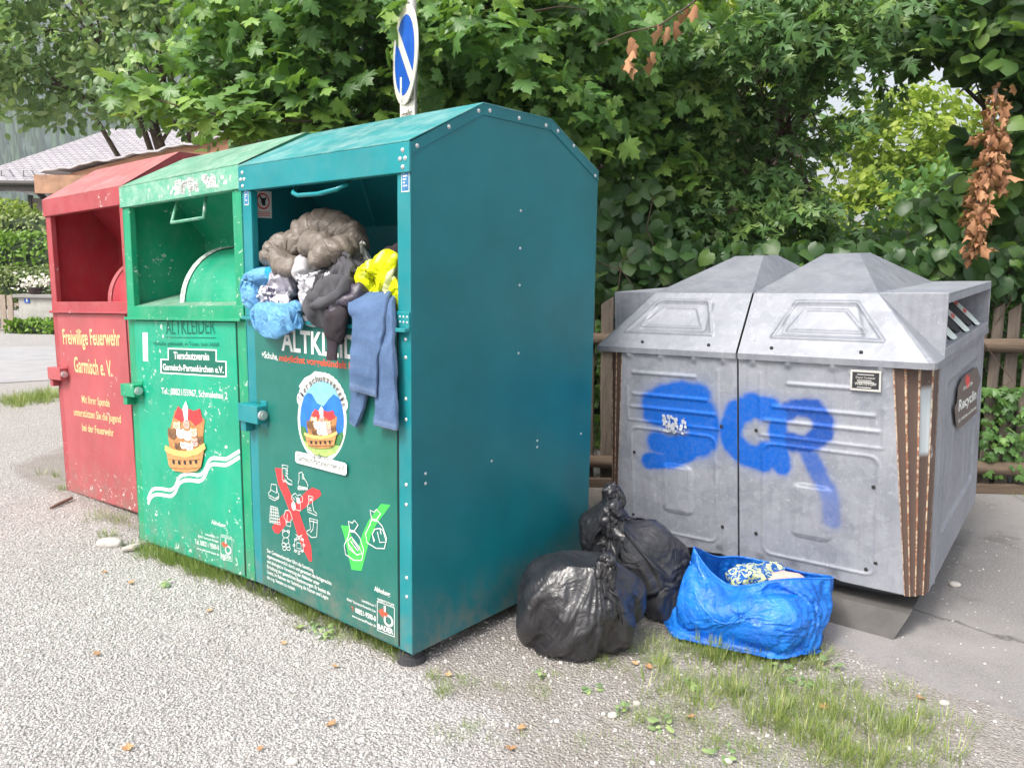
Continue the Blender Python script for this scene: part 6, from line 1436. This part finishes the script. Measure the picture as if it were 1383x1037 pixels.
# brown dead leaves on a thin branch
e = empty('dead_branch', Matrix.Translation(at(820, 55, 4.9)), 'thin branch with a few withered brown leaves above the teal container', 'branch')
pth = [at(805, 62, 5.0), at(845, 45, 4.9), at(890, 35, 4.8), at(935, 5, 4.8), at(960, -25, 4.8)]
mb = MB(); mb.tube([p-e.location for p in pth], [.003, .004, .005, .006, .007], 6); mb.build('twig', TWIG, e, True)
P_ = [at(x, y, Y) for x, y, Y in ((848, 78, 4.9), (843, 88, 4.9), (852, 50, 4.88), (858, 58, 4.87), (856, 66, 4.9), (882, 70, 4.83), (880, 76, 4.85), (895, 32, 4.8), (904, 36, 4.8), (912, 28, 4.8), (932, 12, 4.8), (940, 6, 4.8), (850, 84, 4.92))]
n = len(P_); scatter('dry_leaves', DRYL[0], DRYL[1], [tuple(p) for p in P_], rots(rng.normal(0, .5, (n, 3))+np.array([0, -1, 0]), np.array([0, 0, -1.])+rng.normal(0, .25, (n, 3))), rng.uniform(.08, .13, n), rng.uniform(0, 1, n), L_DRY, e)
# low bright maple spray left of the maple, reaching over the red container
e = empty('maple_spray', Matrix.Translation(at(300, 150, 5.6)), 'yellow green maple branch reaching left above the red container', 'branch')
pth = [at(520, 150, 6.3), at(430, 165, 6.0), at(340, 160, 5.8), at(260, 150, 5.7), at(170, 120, 5.6)]
mb = MB(); mb.tube([p-e.location for p in pth], [.012, .010, .008, .006, .003], 6); mb.build('twig', TWIG, e, True)
P_ = []
for k in range(150):
    t = rng.uniform(.1, 1)*3.999; i = int(t); p = pth[i].lerp(pth[i+1], t-i); P_.append((p.x+rng.normal(0, .10), p.y+rng.normal(0, .15), p.z+rng.normal(-.02, .06)))
n = len(P_); scatter('leaves', MAPLE[0], MAPLE[1], P_, rots(rng.normal(0, .35, (n, 3))+np.array([0, -.45, .9]), rng.normal(0, .8, (n, 3))+np.array([-.3, -.3, -.5])), rng.uniform(.09, .17, n), rng.uniform(.45, 1, n), L_MAPLE, e)

# ================================================================== GROUND COVER
def in_poly(p, P_):
    x, y = p; c = False; n = len(P_); j = n-1
    for i in range(n):
        if ((P_[i][1] > y) != (P_[j][1] > y)) and (x < (P_[j][0]-P_[i][0])*(y-P_[i][1])/(P_[j][1]-P_[i][1])+P_[i][0]): c = not c
        j = i
    return c
BLADE = [(-.022, 0, 0), (.022, 0, 0), (.016, .5, .06), (-.016, .5, .06), (0, 1, .32), (0, 1, .32)]
BF = [(0, 1, 2, 3), (3, 2, 4, 5)]
tufts = []
def tuft_line(pxs, n, r=.05, hgt=.07, blades=40, jit=8, bright=0.):
    for _ in range(n):
        i = rng.integers(0, len(pxs)-1); t = rng.uniform(0, 1); x = pxs[i][0]*(1-t)+pxs[i+1][0]*t+rng.normal(0, jit); y = pxs[i][1]*(1-t)+pxs[i+1][1]*t+rng.normal(0, jit*.5)
        p = gnd(x, y); tufts.append((p.x, p.y, r*rng.uniform(.5, 1.3), hgt*rng.uniform(.6, 1.3), int(blades*rng.uniform(.5, 1.3)), bright))
tuft_line([(120, 695), (185, 715)], 8, .05, .06, 40, 6); tuft_line([(195, 745), (340, 795)], 70, .05, .075, 48, 7); tuft_line([(340, 795), (540, 880)], 70, .05, .075, 46, 8); tuft_line([(400, 845), (470, 870)], 6, .05, .05, 35)
tuft_line([(130, 720), (180, 740)], 5, .05, .05); tuft_line([(55, 640), (85, 665)], 6, .04, .06, 30); tuft_line([(10, 545), (80, 535)], 60, .14, .10, 60, 7, .1)
tuft_line([(870, 885), (960, 880), (1060, 895), (1110, 885)], 46, .055, .055, 50, 14, .05); tuft_line([(920, 900), (1080, 960), (1200, 1035)], 170, .06, .056, 56, 58, .08); tuft_line([(1000, 930), (1250, 990)], 85, .055, .042, 42, 30, .05)
tuft_line([(950, 880), (1010, 900)], 14, .05, .085, 45, 14, .1)
tuft_line([(860, 950), (1060, 1030)], 60, .05, .036, 34, 20, .05); tuft_line([(600, 920), (720, 930), (860, 900)], 46, .035, .03, 24, 16); tuft_line([(600, 990), (780, 1000), (960, 1030)], 46, .04, .032, 24, 22); tuft_line([(560, 890), (600, 940)], 10, .03, .045, 22)
tuft_line([(1335, 662), (1383, 668)], 4, .04, .05, 20)
P_ = []; N_ = []; Tp = []; S_ = []; C_ = []
for x, y, r_, h_, nb, br in tufts:
    for _ in range(int(nb*.9)):
        a = rng.uniform(0, 6.28); rr = r_*math.sqrt(rng.uniform()); lean = rng.uniform(.15, 2.0); dx, dy = math.cos(a), math.sin(a)
        P_.append((x+dx*rr, y+dy*rr, gz(x, y)-.004)); Tp.append((dx*lean, dy*lean, 1)); N_.append((-dx, -dy, lean*.8+.2)); S_.append(h_*rng.uniform(.5, 1.25)); C_.append(min(1, max(0, rng.normal(.42, .22)+br)))
o = scatter('grass', BLADE, BF, P_, rots(np.array(N_, float), np.array(Tp, float)), S_, C_, L_GRASS); tag(o, 'green and straw-coloured grass tufts growing through the gravel', 'grass', kind='stuff')
# broad weeds
P_ = []; 
for (px, py, n_, r_) in ((950, 872, 14, .05), (440, 860, 16, .07), (895, 985, 12, .06), (970, 1020, 14, .07), (1120, 905, 10, .05), (840, 965, 8, .04), (800, 935, 8, .04), (225, 790, 8, .05), (1085, 925, 12, .06), (730, 915, 6, .03), (420, 850, 9, .05), (1060, 905, 10, .05), (935, 930, 9, .05)):
    p = gnd(px, py)
    for _ in range(n_): a = rng.uniform(0, 6.28); P_.append((p.x+r_*.6*math.cos(a)*rng.uniform(0, 1), p.y+r_*.6*math.sin(a)*rng.uniform(0, 1), .006+rng.uniform(0, .03), a))
P_ = np.array(P_); n = len(P_); o = scatter('weeds', OVATE[0], OVATE[1], P_[:, :3], rots(np.array([0, -.2, 1.])+rng.normal(0, .25, (n, 3)), np.stack([np.cos(P_[:, 3]), np.sin(P_[:, 3]), .3*np.ones(n)], 1)), rng.uniform(.015, .04, n), rng.uniform(.3, .9, n), L_FAR); tag(o, 'small broad-leaved weeds sprouting in the gravel', 'weeds', kind='stuff')
# loose gravel
ICO = None
t_ = (1+5**.5)/2; iv = np.array([(-1, t_, 0), (1, t_, 0), (-1, -t_, 0), (1, -t_, 0), (0, -1, t_), (0, 1, t_), (0, -1, -t_), (0, 1, -t_), (t_, 0, -1), (t_, 0, 1), (-t_, 0, -1), (-t_, 0, 1)])/1.9
iF = [(0, 11, 5), (0, 5, 1), (0, 1, 7), (0, 7, 10), (0, 10, 11), (1, 5, 9), (5, 11, 4), (11, 10, 2), (10, 7, 6), (7, 1, 8), (3, 9, 4), (3, 4, 2), (3, 2, 6), (3, 6, 8), (3, 8, 9), (4, 9, 5), (2, 4, 11), (6, 2, 10), (8, 6, 7), (9, 8, 1)]
iv = iv*np.array([1, .8, .62])+rng.normal(0, .07, iv.shape)
P_ = []; S_ = []
def stones(n, xr, yr, s0, s1, cond=None, k=1.):
    c = 0
    while c < n:
        x, y = rng.uniform(*xr), rng.uniform(*yr)
        c += 1
        if cond is not None and not cond(x, y): continue
        P_.append((x, y, gz(x, y)+.001)); S_.append(rng.uniform(s0, s1)**1.0)
def grav(x, y):
    i = np.searchsorted(gx, x); j = np.searchsorted(gy, y); return aspv[min(j, ny_-1), min(i, nx_-1)] < .4 and rng.random() > dirtv[min(j, ny_-1), min(i, nx_-1)]*.72
stones(30000, (-2.6, 1.6), (1.6, 3.4), 0.0024, .0062, grav); stones(14000, (-4, 0), (3, 5.5), .004, .009, grav); stones(1100, (-2.2, 1.8), (1.6, 3.6), .007, .013, grav); stones(600, (1, 4), (2.4, 5.6), .003, .007)
n = len(P_); A_ = rng.normal(0, 1, (n, 3)); o = scatter('gravel', iv, iF, P_, rots(A_*.6+np.array([0, 0, 1]), rng.normal(0, 1, (n, 3))), S_, np.clip(rng.normal(.55, .24, n), 0, 1), STONE); tag(o, 'loose light grey gravel chips strewn over the ground', 'gravel', kind='stuff')
# single stones
def stone(px, py, r, lab, seed):
    p = gnd(px, py); V_, Fc = lump((p.x, p.y, r[2]*.6), r, seed, .25, 20, n=24, m=16, rid=.1); o = obj_in(None, 'stone', V_, Fc, simple('pale_stone', (.50, .47, .44), .85, .2, 30, 80, .4, .003), lab, 'stone', None, 'single larger stones')
stone(1290, 791, (.030, .022, .014), 'pale flat pebble on the asphalt right of the grey container', 1); stone(148, 737, (.075, .04, .03), 'grey elongated stone on the gravel in front of the red container', 2)
stone(860, 952, (.016, .013, .010), 'whitish pebble among the grass below the blue carrier bag', 4); stone(1275, 951, (.020, .015, .010), 'white pebble at the edge of the grass in the lower right', 5); stone(827, 968, (.018, .014, .012), 'grey white pebble on bare ground in front of the round bin bag', 6)
stone(395, 1030, (.020, .015, .010), 'white pebble at the bottom edge of the gravel', 7); stone(983, 1030, (.016, .012, .010), 'white pebble at the bottom edge among the grass', 8)
p = gnd(182, 742); mb = MB(); mb.tube([gnd(165, 742, .02), gnd(180, 739, .022), gnd(193, 735, .02)], [.012, .02, .014], 8); o = mb.build('wood_piece', simple('bleached_wood', (.52, .46, .42), .8, .2, 20), None); tag(o, 'bleached piece of wood at the corner of the green container', 'wood')
p = gnd(90, 680); mb = MB(); mb.tube([gnd(68, 686, .012), gnd(80, 680, .02), gnd(97, 672, .02)], [.008, .012, .01], 7); o = mb.build('stick', simple('brown_stick', (.18, .11, .08), .8), None); tag(o, 'brown stick on the gravel at the corner of the red container', 'stick')
LF = [(140, 775), (135, 885), (280, 828), (385, 871), (405, 848), (175, 790), (260, 748), (443, 980), (172, 1015), (455, 900), (348, 1015), (880, 905), (930, 968), (605, 915), (1245, 945), (700, 985), (860, 900), (690, 1010), (1110, 960)]
DL = leafm('fallen_leaf', (.38, .20, .10), (.50, .27, .13), (.62, .38, .20), .1, .8)
for k, (px, py) in enumerate(LF):
    p = gnd(px, py); s_ = .022+.014*((k*37) % 10)/10; a = k*2.4
    TT = [(x*s_*math.cos(a)-y*s_*math.sin(a), x*s_*math.sin(a)+y*s_*math.cos(a), max(0, .35*s_*abs(x)+.3*s_*y*y)+.001) for x, y, z in MAPLE[0]]
    o = mesh('fallen_leaf', TT, MAPLE[1], DL, None, False, None, {'leafcol': [((k*53) % 10)/10]*len(TT)}); o.location = (p.x, p.y, gz(p.x, p.y)+.006)
    tag(o, 'dry orange-brown leaf fallen on the ground', 'fallen leaf', 'dry leaves scattered on the ground')

# ================================================================== AIR
hm = bpy.data.materials.new('haze_air'); hm.use_nodes = True; hn_ = hm.node_tree; hn_.nodes.remove(hn_.nodes['Principled BSDF'])
pv = hn_.nodes.new('ShaderNodeVolumePrincipled'); pv.inputs['Color'].default_value = (.86, .92, 1, 1); pv.inputs['Density'].default_value = .0006; hn_.links.new(pv.outputs[0], hn_.nodes['Material Output'].inputs['Volume'])
o = MB().box(-1000, 720, -80, 1140, -3, 330).build('haze', hm); tag(o, 'thin pale air haze over the valley', 'haze', kind='stuff')
